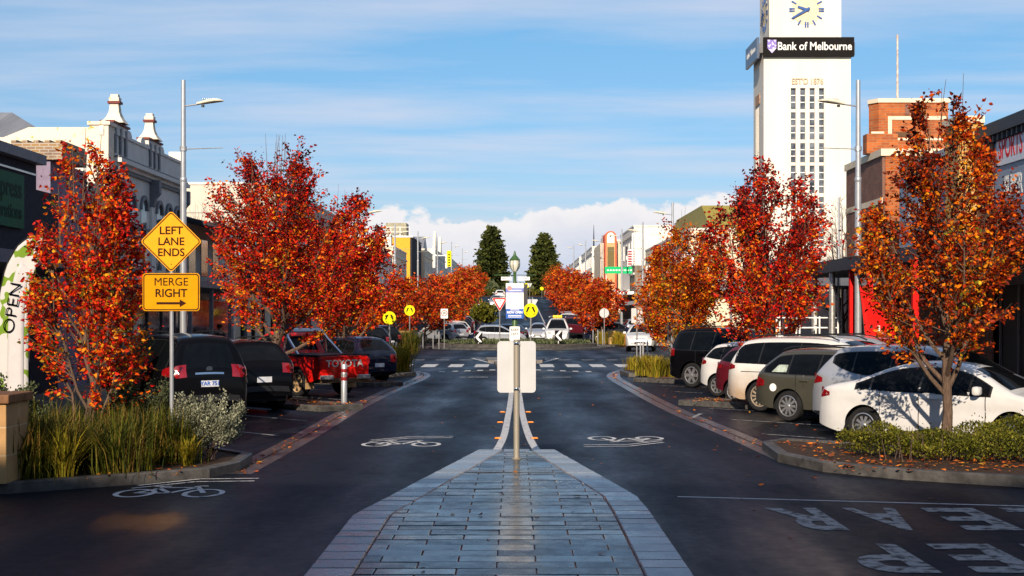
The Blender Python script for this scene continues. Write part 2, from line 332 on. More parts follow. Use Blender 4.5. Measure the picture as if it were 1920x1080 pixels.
K['white'] = mat('white paint', (.80,.79,.76), .5, 0, .06, 4)
K['offwhite'] = mat('off white render', (.66,.63,.57), .8, 0, .14, 1.3, bump=.15)
K['cream'] = mat('cream render', (.70,.60,.44), .8, 0, .1, 1.2, bump=.1)
K['shop_white'] = mat('tower render', (.64,.60,.53), .8, col2=(.72,.68,.60), scale=.5, bump=.05, spec=.1, stretch=(1,1,.25))
K['victorian'] = mat('aged white render', (.70,.68,.62), .8, col2=(.60,.58,.53), scale=1.4, bump=.2)
K['lichen'] = mat('lichen stained render', (.70,.64,.52), .85, col2=(.50,.34,.05), scale=5, thr=(.60,.68), bump=.2)
K['maroon'] = mat('maroon trim', (.16,.035,.03), .6)
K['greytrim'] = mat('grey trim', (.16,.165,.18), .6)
K['dark'] = mat('charcoal render', (.020,.023,.034), .8, var=.25, spec=.15)
K['navy'] = mat('dark roof sheet', (.02,.022,.03), .5)
K['black'] = mat('black plastic', (.012,.012,.013), .45, var=.2)
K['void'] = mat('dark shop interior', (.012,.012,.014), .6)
K['glass'] = mat('dark glass', (.004,.005,.006), .03, var=.2, spec=.2)
K['paneglass'] = mat('window pane', (.025,.03,.04), .08, col2=(.17,.19,.22), scale=1.6, spec=.6)
K['purple'] = mat('mauve render', (.22,.18,.25), .8)
K['roofgrey'] = mat('corrugated grey roof', (.28,.29,.31), .5, .3, .15, 1, stretch=(6,.3,.3))
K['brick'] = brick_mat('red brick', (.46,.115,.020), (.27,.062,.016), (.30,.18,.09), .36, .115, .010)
K['brickdullshade'] = brick_mat('dull and shaded brick', (.24,.10,.06), (.17,.07,.05), (.20,.15,.12), .36, .115, .010)  # dull brick, also carrying painted shade on street-facing brickwork
K['brickold'] = brick_mat('old mossy brick', (.34,.20,.07), (.22,.15,.12), (.40,.36,.30), .25, .085, .014)
K['bricksunlit'] = brick_mat('sunlit brick tone', (.62,.36,.07), (.50,.25,.05), (.45,.34,.2), .46, .15, .012)  # yellow sunlight put into the brick colour
K['ochre'] = mat('ochre brickwork', (.68,.36,.035), .8, var=.15, scale=2, stretch=(1,1,8))
K['sand'] = mat('sandstone', (.52,.33,.13), .8, col2=(.40,.24,.09), scale=6, bump=.25)
K['sandblock'] = brick_mat('sandstone blocks', (.46,.27,.11), (.38,.215,.085), (.52,.38,.22), .62, .36, .01)
K['stonewall'] = brick_mat('basalt blocks', (.12,.095,.075), (.075,.06,.05), (.04,.035,.03), .4, .3, .02)
K['yellow'] = mat('yellow sign sheet', (.78,.33,.003), .55, var=.05, spec=.15)
K['yellow_gloss'] = mat('glossy yellow sign sheet', (.95,.42,.003), .05, .36, var=.05, spec=.6, coat=.5)
K['dullred'] = mat('dull red band', (.20,.012,.016), .6)
K['lemon'] = mat('fluorescent yellow sheet', (.72,.66,.004), .6, var=.04, spec=.1)
K['ink'] = mat('sign black', (.008,.007,.007), .6, spec=.08)
K['brownink'] = mat('sign brown black', (.030,.007,.003), .6, spec=.08)
K['redsign'] = mat('sign red', (.62,.012,.016), .6, spec=.1)
K['redpaint'] = mat('bright red paint', (.62,.010,.008), .6, var=.06, spec=.1)
K['green'] = mat('sign green', (.0,.42,.14), .5, var=.05)
K['dgreen'] = mat('dark sign green', (.0,.085,.035), .6, spec=.1)
K['lampgreen'] = mat('heritage green paint', (.045,.10,.03), .4)
K['blue'] = mat('sign blue', (.02,.10,.42), .5)
K['skyblue'] = mat('mural blue', (.02,.40,.62), .7, col2=(.55,.55,.5), scale=.8, thr=(.50,.56))
K['cladding'] = mat('blue grey cladding', (.20,.27,.36), .5, .1, .08, 1)
K['orange'] = mat('orange plastic', (.85,.25,.01), .35)
K['purplelogo'] = mat('violet enamel', (.22,.16,.48), .5); K['lilac'] = mat('lilac enamel', (.60,.55,.80), .5)
K['clockblue'] = mat('clock hand blue', (.05,.11,.30), .6, spec=.1); K['dial'] = mat('cream dial', (.68,.58,.40), .7, spec=.1)
K['wood'] = mat('brown timber', (.10,.055,.03), .7)
K['bark'] = mat('grey brown bark', (.075,.048,.034), .9, col2=(.15,.10,.07), scale=14, bump=.5, stretch=(3,3,.5))
K['twig'] = mat('dark twig', (.075,.05,.042), .85)
K['tyre'] = mat('tyre rubber', (.014,.014,.015), .75, var=.3)
K['rim'] = mat('alloy rim', (.52,.52,.53), .3, .8, .08, 8)
K['chrome'] = mat('chrome', (.75,.75,.76), .12, 1.0, .02)
K['lampred'] = mat('tail lamp red', (.22,.004,.006), .12, var=.3, spec=.8, coat=.6)
K['headlamp'] = mat('headlamp glass', (.42,.43,.45), .08, var=.4, scale=18, spec=.8)
K['plate'] = mat('number plate', (.55,.57,.62), .4)
K['skin'] = mat('skin', (.48,.28,.20), .6); K['hair'] = mat('brown hair', (.05,.025,.015), .8); K['coat'] = mat('dark jacket', (.018,.018,.022), .9)
AUT_RED = [(0, (.05,.010,.012)), (.18, (.26,.010,.012)), (.36, (.62,.014,.010)), (.58, (.76,.050,.008)), (.74, (.82,.17,.008)), (.9, (.84,.38,.020)), (1, (.15,.16,.02))]
AUT_ORA = [(0, (.05,.012,.008)), (.26, (.24,.022,.008)), (.48, (.54,.055,.006)), (.68, (.72,.15,.006)), (.84, (.80,.30,.010)), (.95, (.84,.46,.020)), (1, (.20,.20,.02))]
K['leaf_red'] = leaf_mat('red autumn leaf', AUT_RED, zg=.075); K['leaf_ora'] = leaf_mat('orange autumn leaf', AUT_ORA, zg=.06)
K['leaf_far'] = leaf_mat('russet autumn leaf', [(0,(.08,.014,.012)),(.25,(.36,.022,.010)),(.55,(.64,.070,.008)),(.82,(.70,.19,.012)),(1,(.28,.22,.03))], .9)
K['leaf_fargreen'] = leaf_mat('turning leaf', [(0,(.06,.05,.012)),(.4,(.16,.11,.015)),(.7,(.34,.13,.015)),(1,(.42,.07,.01))], .9)
K['pine'] = leaf_mat('pine foliage', [(0,(.010,.016,.006)),(.5,(.045,.058,.012)),(1,(.095,.10,.022))], .5, .1, gloss=.7)
K['blade'] = leaf_mat('strappy blade', [(0,(.010,.014,.004)),(.4,(.040,.052,.008)),(.7,(.10,.105,.012)),(1,(.20,.12,.03))], 2, .3)
K['blade_dry'] = leaf_mat('golden blade', [(0,(.10,.09,.01)),(.5,(.28,.24,.02)),(1,(.36,.20,.03))], 2, .3)
K['silver'] = leaf_mat('silver foliage', [(0,(.10,.11,.075)),(.5,(.24,.25,.17)),(1,(.33,.33,.23))], 3, .2, gloss=.7)
K['olive'] = leaf_mat('grey green foliage', [(0,(.03,.045,.02)),(.5,(.085,.105,.05)),(1,(.16,.17,.08))], 3, .25, gloss=.6)
K['hedge'] = leaf_mat('hedge leaf', [(0,(.025,.032,.006)),(.5,(.12,.125,.013)),(1,(.24,.21,.03))], 3, .3)
K['litter'] = leaf_mat('fallen leaf', [(0,(.12,.03,.010)),(.4,(.34,.07,.012)),(.75,(.55,.17,.015)),(1,(.50,.28,.04))], 4, .1)
# ---------------------------------------------------------------- buildings, left side
XL, XR = -13.0, 15.0
def bb(name, label, cat, x, y): return thing(name, label, cat, (x, y, gz(y)))
KEEP = ('window_frame','window_bar','finial_cap','corner_pier','cornice','cornice_shadow_line','step_block','clock_hand','parapet','board_frame','cream_band','stone_band','seam_line','white_line','red_stripe','ribbed_cladding')
def part(name, m, parent, *boxes, bevel=0):
    if len(boxes) > 1 and name not in KEEP:          # repeated pieces are parts of their own
        for b_ in boxes: o = part(name, m, parent, b_, bevel=bevel)
        return o
    q = MB()
    for b_ in boxes: q.box(*b_)
    return q.build(name, m, parent, world=True, bevel=bevel)
t = bb('dark_shop', 'charcoal shop with a green sign board, nearest building on the left', 'building', XL, 20)
part('wall', K['dark'], t, (-26,XL,22,38.6,0,6.35)); part('cornice', K['greytrim'], t, (-26,XL+.25,21.9,38.7,6.36,6.62)); part('side_wall', K['dark'], t, (-24,XL-.02,38.62,40.5,0,5.7))
part('awning', K['greytrim'], t, (XL+.01,-10.2,22,39,3.35,3.62)); part('shopfront', K['glass'], t, (XL+.003,XL+.03,23,38,.3,3.0)); part('wire', K['steel'], t, (XL+.02,XL+.05,30,38.5,6.05,6.1))
sb_ = part('sign_board', K['dgreen'], t, (XL+.02,XL+.09,31.5,37.4,4.55,5.95)); K['signtext'] = mat('faded dark sign letters', (.012,.035,.022), .7, spec=.1)
lettering('eXpress', .72, K['signtext'], sb_, (XL+.095,37.2,5.55), (0,1,0), (0,0,1), align='RIGHT', bold=.01, world=True); lettering('alterations', .52, K['signtext'], sb_, (XL+.095,37.2,4.95), (0,1,0), (0,0,1), align='RIGHT', bold=.01, world=True)
t = bb('mauve_building', 'mauve rendered building topped by an old mossy brick parapet', 'building', -13.4, 41)
part('wall', K['purple'], t, (-24,-13.4,41,44.5,0,6.75)); q = MB().box(-14.5,-13.02,40.9,43.2,6.76,7.25)
for i in range(5): q.box(-14.5+i*.32,-14.35+i*.32,40.9,43.2,7.251,7.33)
q.build('brick_parapet', K['brickold'], t, world=True); part('security_camera', K['black'], t, (-14.15,-13.98,40.75,40.98,6.42,6.55))
# Victorian hall with two parapet gablets
t = bb('victorian_building', 'aged white Victorian building with two finialled parapet gablets and arched windows', 'building', XL, 45)
part('wall', K['victorian'], t, (-27,XL,45.3,55.4,0,7.3)); 
q = MB(); q.prism([(-27,7.3),(-13.5,7.3),(-13.5,8.27),(-15.5,8.27),(-16.3,7.95),(-27,7.9)], 45.3, 45.62, 'y'); q.build('gable_wall', K['lichen'], t, world=True)
part('corner_pier', K['lichen'], t, (-13.5,-12.9,45.1,45.75,0,8.32), (-13.56,-12.84,45.04,45.81,8.322,8.43))
part('parapet', K['victorian'], t, (-13.32,XL,45.76,55.4,7.301,8.15), (-13.36,XL+.05,45.76,55.4,8.152,8.25))
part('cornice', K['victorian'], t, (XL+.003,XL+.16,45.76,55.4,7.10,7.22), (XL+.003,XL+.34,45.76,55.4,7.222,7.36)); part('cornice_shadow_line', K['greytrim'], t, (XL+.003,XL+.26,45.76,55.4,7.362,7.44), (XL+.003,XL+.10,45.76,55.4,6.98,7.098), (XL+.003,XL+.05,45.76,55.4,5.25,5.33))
for y in (45.8,50.55,55.1): MB().prism([(XL+.003,7.08),(XL+.36,7.08),(XL+.36,6.6),(XL+.22,6.45),(XL+.16,6.15),(XL+.003,6.1)], y, y+.28, 'y').build('bracket', K['greytrim'], t, world=True)
part('pilaster', K['victorian'], t, *[(XL+.002,XL+.09,y,y+.3,3.6,6.14) for y in (45.8,50.55,55.1)])
rf = MB(); rf.prism([(46.2,7.9),(50.3,9.45),(54.6,7.9)], -27, -17.8, 'x'); rf.build('roof', K['roofgrey'], t, world=True); hp = MB(); hp.add([(-17.79,46.2,7.9),(-17.79,54.6,7.9),(-17.79,50.3,9.45),(-15.3,50.3,7.9)], [(0,3,2),(2,3,1),(0,1,3),(0,2,1)]); hp.build('hip_roof', K['roofgrey'], t, world=True)
for y in (46.75, 51.2):
    g = part('gablet', K['victorian'], t, (-13.34,XL+.04,y-.9,y+.9,8.251,8.5)); part('gablet_cap', K['maroon'], g, (-13.38,XL+.09,y-.98,y+.98,8.502,8.57))
    part('gablet_slot', K['greytrim'], g, *[(XL+.041,XL+.06,y+d-.1,y+d+.1,7.55,8.4) for d in (-.62,0,.62)])
    f_ = MB(); 
    def sq(z, a): return [(-13.15-a, y-a, z), (-13.15+a, y-a, z), (-13.15+a, y+a, z), (-13.15-a, y+a, z)]
    lv = [sq(8.571,.38),sq(8.63,.33),sq(8.78,.23),sq(8.95,.165),sq(9.22,.135)]; f_.add([p for l in lv for p in l], [(i*4+k,i*4+(k+1)%4,(i+1)*4+(k+1)%4,(i+1)*4+k) for i in range(4) for k in range(4)]+[(16,17,18,19)])
    fo = f_.build('finial', K['lichen'], t, world=True); part('finial_band', K['maroon'], fo, (-13.35,-12.95,y-.20,y+.20,9.221,9.30)); part('finial_cap', K['lichen'], fo, (-13.31,-12.99,y-.16,y+.16,9.302,9.43), (-13.27,-13.03,y-.12,y+.12,9.432,9.53))
    for s in (-1, 1):
        sc__ = MB().lathe([(.36,0),(.36,.14)], (-13.18,y+s*1.35,8.15), 18, 'x'); sc__.build('scroll', K['victorian'], g, world=True)
part('urn_block', K['victorian'], t, (-13.4,-12.9,55.0,55.45,8.252,8.6))
for y in (46.35,48.15,49.75,51.9,53.3,54.6):
    pts = [(y-.36,3.9),(y+.36,3.9),(y+.36,5.95)]+[(y+.36*math.cos(a), 5.95+.36*math.sin(a)) for a in [PI*k/10 for k in range(1,10)]]+[(y-.36,5.95)]
    q = MB(); q.prism(pts, XL-.02, XL+.012, 'x'); wd_ = q.build('window', K['paneglass'], t, world=True)
    o_ = [(y+.52*math.cos(a), 5.95+.52*math.sin(a)) for a in [PI*k/12 for k in range(13)]]; i_ = [(y+.37*math.cos(a), 5.95+.37*math.sin(a)) for a in [PI*k/12 for k in range(13)]]
    q = MB(); q.prism(o_+i_[::-1], XL+.002, XL+.08, 'x'); q.build('arch_moulding', K['greytrim'], wd_, world=True)
    part('window_bar', K['greytrim'], wd_, (XL+.013,XL+.035,y-.36,y+.36,4.95,5.02), (XL+.013,XL+.036,y-.03,y+.03,3.9,4.949)); part('window_sill', K['victorian'], wd_, (XL+.003,XL+.12,y-.45,y+.45,3.78,3.898))
part('awning', K['greytrim'], t, (XL+.12,-10.3,45.4,55.4,3.2,3.42)); part('shopfront', K['paneglass'], t, (XL+.003,XL+.04,46,55,.4,3.0)); part('shop_mullion', K['greytrim'], t, *[(XL+.041,XL+.09,y,y+.12,.3,3.1) for y in (46,48,50,52,54,54.9)])
part('awning_post', K['greytrim'], t, *[(-10.5,-10.38,y,y+.12,.14,3.19) for y in (45.6,48.8,52,55)])
# verandah building
t = bb('verandah_building', 'low shaded building with a dark balcony verandah between the Victorian hall and the white wall', 'building', XL, 56)
part('wall', K['victorian'], t, (-26,XL,55.8,66,0,6.2)); q = MB(); q.prism([(XL,5.95),(-10.55,5.45),(-10.55,5.6),(XL,6.15)], 54.9, 63, 'y'); q.build('verandah_roof', K['navy'], t, world=True)
part('balcony_floor', K['greytrim'], t, (XL+.01,-10.6,55.8,63,3.2,3.4)); part('verandah_post', K['black'], t, *[(-10.8,-10.66,y,y+.14,.14,5.5) for y in (55.9,58.2,60.5,62.8)])
rl = MB()
for i in range(56): rl.box(-10.76,-10.72,55.9+i*.125,55.93+i*.125,3.401,4.35)
rl.box(-10.8,-10.68,55.8,63,4.351,4.43); rl.build('balcony_railing', K['black'], t, world=True); part('front_window', K['paneglass'], t, *[(XL+.003,XL+.03,y,y+1.2,3.9,5.4) for y in (56.5,58.8,61)], (XL+.003,XL+.035,56.2,65.5,.3,2.9))
t = bb('white_warehouse', 'big plain white sunlit wall with turquoise mural behind the broad red tree', 'building', -12.6, 70)
part('wall', mat('pale cream wall', (.56,.51,.43), .85, var=.08, scale=.6), t, (-27,-11.8,70,96,0,8.7)); part('wall_cap', K['offwhite'], t, (-27.05,-11.75,69.95,96,8.702,8.82)); part('mural', K['skyblue'], t, (-15.6,-11.9,69.955,69.995,2.6,6.0)); part('seam_line', K['greytrim'], t, (-27,-11.8,69.985,69.998,7.3,7.33)); part('roller_door', K['dark'], t, (-11.8,-11.76,72,76,0,3.2), (-11.8,-11.765,79,82,0,3)); part('low_band', K['void'], t, (-24,-15.7,69.96,69.996,0,2.9))
# generic street building with parapet, windows, awning
def shop(label, side, x, y0, y1, h, m, wins=2, wm='paneglass', awn='white', par=.5, name='shop_building', deep=16, h0=None, front=True, cap=None):
    t = bb(name, label, 'building', x, y0); z = gz(y0); xo = x+side*-deep if side < 0 else x+deep
    xo = x-deep if side < 0 else x+deep; a, b_ = min(x, xo), max(x, xo)
    part('wall', m, t, (a,b_,y0,y1-.05,z-1,z+h)); part('parapet_cap', cap or K['offwhite'], t, (a-.06,b_+.06,y0-.06,y1-.06,z+h+.002,z+h+.16))
    o = -side if side > 0 else 1
    def fx(d0, d1): p, q_ = x-side*d0, x-side*d1; return (min(p, q_), max(p, q_))
    n = max(1, int((y1-y0)/3.4))
    f = fx(.004,.14); part('string_course', cap or K['offwhite'], t, (*f,y0+.1,y1-.15,z+h-.9,z+h-.72))
    for k in range(n):
        yc = y0+(k+.5)*(y1-y0)/n
        for l in range(wins):
            zc_ = z+h-2.3-l*2.6
            if zc_-.8 < z+4.0: continue
            w0 = part('window', K[wm], t, (*fx(.005,.02),yc-.55,yc+.55,zc_-.75,zc_+.75)); part('window_frame', K['white'], w0, (*fx(.021,.06),yc-.62,yc-.5,zc_-.8,zc_+.8), (*fx(.021,.06),yc+.5,yc+.62,zc_-.8,zc_+.8), (*fx(.021,.07),yc-.7,yc+.7,zc_-.92,zc_-.802))
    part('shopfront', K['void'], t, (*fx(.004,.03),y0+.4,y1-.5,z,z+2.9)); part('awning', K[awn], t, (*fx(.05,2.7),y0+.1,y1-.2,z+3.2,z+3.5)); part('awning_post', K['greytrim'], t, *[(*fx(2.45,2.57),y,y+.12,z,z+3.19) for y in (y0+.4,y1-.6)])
    return t
def yn(px, X): return FPX*abs(X)/abs(px-HX)
shop('low white shop with a shaded street front, first beyond the white warehouse', -1, -12.8, 106, 126, 6.4, K['offwhite'], 1, awn='greytrim')
shop('white shop with stepped parapet before the ochre building', -1, -12.6, 128, 146, 7.6, K['offwhite'], 2); part('chimney', K['offwhite'], shop('cream shopfront with a pale side wall, touching the ochre building', -1, -12.7, 148, 166, 8.0, K['cream'], 2), (-13.6,-12.9,147.9,149.2,gz(148)+8.17,gz(148)+9.3))
t = bb('ochre_building', 'tall ochre yellow building with a grey plant box and white railing on its roof', 'building', -13.2, 182); z = gz(182)
part('wall', K['ochre'], t, (-27,-13.45,182,200,0,z+9.6)); part('street_face', K['dark'], t, (-13.449,-13.2,182.05,200,0,z+9.5)); part('roof_edge', K['white'], t, (-27.1,-13.05,181.9,200,z+9.602,z+9.8)); pb = part('plant_box', mat('weathered grey boards',(.30,.28,.20),.8,var=.3,scale=2,stretch=(4,4,.4)), t, (at(723,184),at(762,184),184,188,z+9.801,zt(418,184)))  # dark street face puts the shade of that side into its colour
part('grey_window', K['greytrim'], t, (-15.1,-13.9,181.95,181.995,z+4.6,z+6.3)); q = MB(); [q.box(x,x+.08,182.3,182.38,z+9.801,z+10.9) for x in [-22+i*1.2 for i in range(8)]]; q.box(-22,-13.5,182.3,182.38,z+10.3,z+10.36); q.box(-22,-13.5,182.3,182.38,z+10.9,z+10.96); q.build('roof_railing', K['white'], t, world=True)
t2 = shop('grey roofed cream shop with a brick chimney, past the ochre building', -1, -12.9, 202, 222, 8.2, K['cream'], 2); z = gz(202)
q = MB(); q.prism([(206,z+8.2),(212,z+10.6),(218,z+8.2)], -24, -13.4, 'x'); q.build('roof', K['roofgrey'], t2, world=True); part('chimney', K['brick'], t2, (-17.2,-16.4,205,206,z+8.4,z+11.6)); part('yellow_panel', K['lemon'], t2, (-17.2,-15.2,201.8,201.95,z+6.8,z+9.6))
t2 = shop('white double fronted facade with pointed parapets, left side far up the street', -1, -12.7, 226, 258, 8.4, K['offwhite'], 2); z = gz(226)
for y in (228,244): q = MB(); q.prism([(y-2,z+8.57),(y-1.2,z+10.0),(y-.4,z+11.4),(y+.4,z+11.4),(y+1.2,z+10.0),(y+2,z+8.57)], -13.1, -12.7, 'x'); q.build('parapet_gable', K['lichen'], t2, world=True)
t2 = shop('last pale buildings on the left before the pines', -1, -12.5, 262, 330, 7.6, K['offwhite'], 2, deep=24)
t = bb('banner_sign', 'tall yellow vertical sign far up the left side', 'sign', at(842, 230), 230); z = gz(230); part('panel', K['lemon'], t, (at(838,222),at(846,222),222,222.3,zt(500,222),zt(470,222))); part('bracket', K['steel'], t, (-12.7,at(838,222),222.1,222.2,zt(480,222),zt(478,222))); q = MB(); [q.box(at(840.5,222),at(843.5,222),221.94,221.99,zt(475+i*5,222)-.3,zt(475+i*5,222)-.1) for i in range(5)]; q.build('mark', K['ink'], t, world=True)
# ---------------------------------------------------------------- right side
# superstore, blue grey metal cladding
t = bb('superstore', 'blue grey clad sports superstore with big sign boards on its shaded street wall', 'building', XR, 30)
H_ = 8.25
part('wall', K['brickdullshade'], t, (XR+.3,34,30,56,0,H_-.35)); cl = part('cladding', K['cladding'], t, (XR+.1,XR+.299,30,44.8,4.6,H_-.36), (XR+.1,XR+.299,48.2,55.9,4.6,H_-.6)); q = MB(); q.grid([[(XR+.09-(.025 if i%4 in (1,2) else 0),30+i*.0745,zz) for zz in (3.2,4.6)] for i in range(199)]); q.build('ribbed_cladding', K['greytrim'], t, world=True)
part('roof_edge', K['navy'], t, (XR-.15,34,29.9,46,H_-.34,H_+.05)); part('roof', K['roofgrey'], t, (XR+.1,34,46.01,56,H_-.34,H_-.1)); q = MB(); q.grid([[(XR+.02-(.1 if i%4 in (1,2) else 0),30+i*.105,zz) for zz in (H_-.55,H_-.345)] for i in range(148)]); q.build('eave_ribs', K['navy'], t, world=True)
part('brick_pier', K['bricksunlit'], t, (XR-.55,XR+.295,46.4,47.8,0,8.55)); part('brick_wall', K['brickdullshade'], t, (XR+.05,XR+.098,44.85,46.39,0,H_-.36)); part('pier_cap', K['cream'], t, (XR-.65,XR+.29,46.3,47.9,8.552,8.78))  # pier coloured as sunlit, brick wall beside it coloured as shaded
sb_ = part('sign_board', mat('pale blue sign board',(.58,.62,.70),.5,var=.05), t, (XR+.04,XR+.096,36.5,44.45,6.92,7.92)); lettering('SPORTS', .98, K['redsign'], sb_, (XR+.036,44.25,7.42), (0,-1,0), (0,0,1), align='LEFT', bold=.012, sx=.62, world=True); lettering('POWER', .98, K['blue'], sb_, (XR+.036,41.75,7.42), (0,-1,0), (0,0,1), align='LEFT', bold=.012, sx=.66, world=True)
lettering('SUPER STORE', .86, K['white'], t, (XR+.092,43.9,6.22), (0,-1,0), (0,0,1), align='LEFT', bold=.02, sx=.66, world=True)
lettering('SPORTS', .6, K['white'], t, (XR+.092,54.6,6.2), (0,-1,0), (0,0,1), align='LEFT', bold=.01, sx=.8, world=True)
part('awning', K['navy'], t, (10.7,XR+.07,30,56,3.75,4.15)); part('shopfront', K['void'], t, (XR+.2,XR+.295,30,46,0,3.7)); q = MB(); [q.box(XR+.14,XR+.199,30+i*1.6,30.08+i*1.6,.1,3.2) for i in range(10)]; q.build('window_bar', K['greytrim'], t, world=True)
for px, y in ((1597,46.0),(1631,43.2),(1673,40.4),(1716,37.7)): part('awning_post', K['redpaint'], t, (at(px,y)-.08,at(px,y)+.08,y-.08,y+.08,.14,3.74))
[MB().tube([(10.9,y,.14),(10.9,y,3.74)], .11, 14).build('steel_column', K['steel'], t, world=True, smooth=True) for y in (48.9,51.8)]
# art deco brick building
t = bb('brick_building', 'red brick building with cream bands, a stepped tower block and flagpole', 'building', 15.6, 60)
part('wall', K['brick'], t, (15.62,32,60,66.6,0,9.0)); part('street_wall', K['brickdullshade'], t, (15.5,15.618,60.05,66.6,0,8.98)); part('stone_band', K['cream'], t, (15.42,32,59.93,66.65,9.002,9.3), (15.47,15.499,60,66.6,7.0,7.25))  # street side in darker brick, its shade put into the colour
up = MB(); up.prism([(15.95,62.4),(19.0,62.4),(19.0,66),(16.55,66),(15.64,62.9)], 9.3, 11.6, 'z'); up.build('upper_block', K['brick'], t, world=True); u2 = MB(); u2.prism([(15.90,62.33),(19.07,62.33),(19.07,66.05),(16.5,66.05),(15.58,62.87)], 11.602, 11.78, 'z'); u2.build('parapet_cap', K['cream'], t, world=True)
part('step_block', K['brick'], t, (15.25,16.6,61.7,62.39,9.302,10.15))
part('cream_band', K['cream'], t, (16.35,18.9,62.36,62.398,10.85,11.0), (16.35,16.52,62.36,62.397,9.4,10.849), (15.44,16.0,61.66,61.698,10.152,10.24), (16.0,18.95,62.365,62.396,9.95,10.05)); part('dark_brick_stripe', K['brickdullshade'], t, (17.1,17.3,62.37,62.397,11.05,11.55)); part('palm_motif', K['wood'], t, (16.7,17.3,62.36,62.396,10.1,10.3))
MB().tube([(17.2,64,11.5),(17.2,64,14.5),(17.2,64,14.9)], [.055,.04,.05], 10).build('flagpole', mat('weathered white pole',(.55,.45,.38),.7,var=.3), t, smooth=True, world=True)
part('awning', K['navy'], t, (11.0,15.49,57.5,68,3.5,4.4)); part('awning_face', mat('grey fascia board',(.085,.095,.12),.5), t, (11.0,15.4,57.42,57.498,3.45,4.45))
# white clock tower
TX0, TX1, TY = at(1432, 85), at(1595, 85), 85.0
t = bb('clock_tower', 'tall white clock tower with narrow window strips, black name band and blue clock hands', 'tower', (TX0+TX1)/2, TY); W_ = K['shop_white']
wc_ = [16.62,17.19,17.75,18.31]; ww = .15; ZT, ZB = zt(165,85), zt(505,85); TD = 88.6
part('wall', W_, t, (TX0,TX1,TY+.25,TD,0,18.2))
q = MB(); q.box(TX0,wc_[0]-ww,TY,TY+.248,0,18.2); q.box(wc_[3]+ww,TX1,TY,TY+.248,0,18.2); q.box(wc_[0]-ww+.001,wc_[3]+ww-.001,TY+.002,TY+.248,ZT,18.2); q.box(wc_[0]-ww+.001,wc_[3]+ww-.001,TY+.002,TY+.248,0,ZB); q.build('front_face', W_, t, world=True)
part('mullion', W_, t, *[(a+ww+.001,b_-ww-.001,TY+.02,TY+.247,ZB+.001,ZT-.001) for a, b_ in zip(wc_[:-1], wc_[1:])]); part('window_surround', W_, t, (wc_[0]-ww-.14,wc_[0]-ww-.03,TY-.035,TY-.002,ZB,ZT+.05), (wc_[3]+ww+.03,wc_[3]+ww+.14,TY-.035,TY-.002,ZB,ZT+.05))
grp = [(165,204),(210,261),(268,304),(310,362),(369,402),(410,462),(469,503)]
for a, b_ in grp:
    for xw in wc_:
        wd_ = part('window', K['paneglass'], t, (xw-ww,xw+ww,TY+.19,TY+.249,zt(b_,85),zt(a,85))); n_ = max(2, round((b_-a)/12)); q = MB()
        for k in range(1, n_): zz = zt(a+(b_-a)*k/n_, 85); q.box(xw-ww,xw+ww,TY+.165,TY+.1895,zz-.025,zz+.025)
        q.build('glazing_bar', K['white'], wd_, world=True)
part('spandrel', K['shop_white'], t, *[(xw-ww+.001,xw+ww-.001,TY+.12,TY+.246,zt(grp[i+1][0],85)+.001,zt(grp[i][1],85)-.001) for i in range(6) for xw in wc_])
lettering("EST'D 1876", .50, mat('stone relief letters',(.50,.40,.27),.9), t, (17.46,TY-.02,zt(153,85)), bold=.006, depth=.10, sx=.80, world=True)
part('side_window_strip', K['greytrim'], t, (TX0-.02,TX0-.003,86.3,87.6,ZB,14.9)); part('side_ornament', mat('terracotta relief',(.42,.26,.17),.8,var=.4,scale=9), t, (TX0-.05,TX0-.003,86.2,87.7,15.1,15.7)); part('side_mullion', W_, t, *[(TX0-.06,TX0-.021,y,y+.16,ZB,14.9) for y in (86.5,86.95,87.4)])
part('upper_block', W_, t, (at(1443,85),at(1578,85),TY+.1,TD-.2,18.201,25.5))
bz0, bz1 = zt(107,85), zt(71,85); bx0, bx1 = at(1431,85)-.02, at(1600,85)
bnd = part('name_band', K['ink'], t, (bx0,bx1,TY-.25,TY-.05,bz0,bz1)); part('side_name_band', mat('blue grey side band',(.05,.075,.13),.35), t, (TX0-.45,TX0-.30,TY-.2,TD+.3,bz0-.1,bz1), (bx1+.001,bx1+.12,TY+.1,TD,bz0+.15,bz1-.25)); part('band_bracket', K['greytrim'], t, (TX0-.29,TX0-.01,TY+.2,TY+.4,bz0+.3,bz1-.3), (TX0-.29,TX0-.01,TD-.4,TD-.2,bz0+.3,bz1-.3), (TX0+.01,TX1,TY-.049,TY-.001,bz0+.2,bz1-.2))
lettering('Bank of Melbourne', .67, K['white'], bnd, (at(1526,85),TY-.255,zt(88.5,85)), bold=.009, sx=.86, world=True); lettering('Bank of Melbourne', .50, K['white'], t, (TX0-.455,86.9,(bz0+bz1)/2), (0,-1,0), (0,0,1), bold=.006, sx=.8, world=True)
lx, lz = at(1446,85), zt(88,85)
q = MB(); q.prism([(lx-.27,lz+.38),(lx+.27,lz+.38),(lx+.27,lz-.12),(lx,lz-.42),(lx-.27,lz-.12)], TY-.262, TY-.252, 'y'); sh_ = q.build('shield_emblem', K['purplelogo'], bnd, world=True)
q = MB(); 
for p_ in ([(-.27,.38),(-.09,.38),(-.18,.22)],[(.27,.38),(.09,.38),(.18,.22)],[(-.27,.05),(-.05,.12),(-.15,-.1)],[(0,.3),(.14,.1),(0,.05)],[(.05,-.05),(.27,-.12),(0,-.42)],[(-.2,-.18),(0,-.18),(0,-.40)],[(.1,.12),(.27,.05),(.2,-.05)]): q.prism([(lx+x, lz+z_) for x, z_ in p_], TY-.266, TY-.2625, 'y')
q.build('emblem_facets', K['lilac'], sh_, world=True)
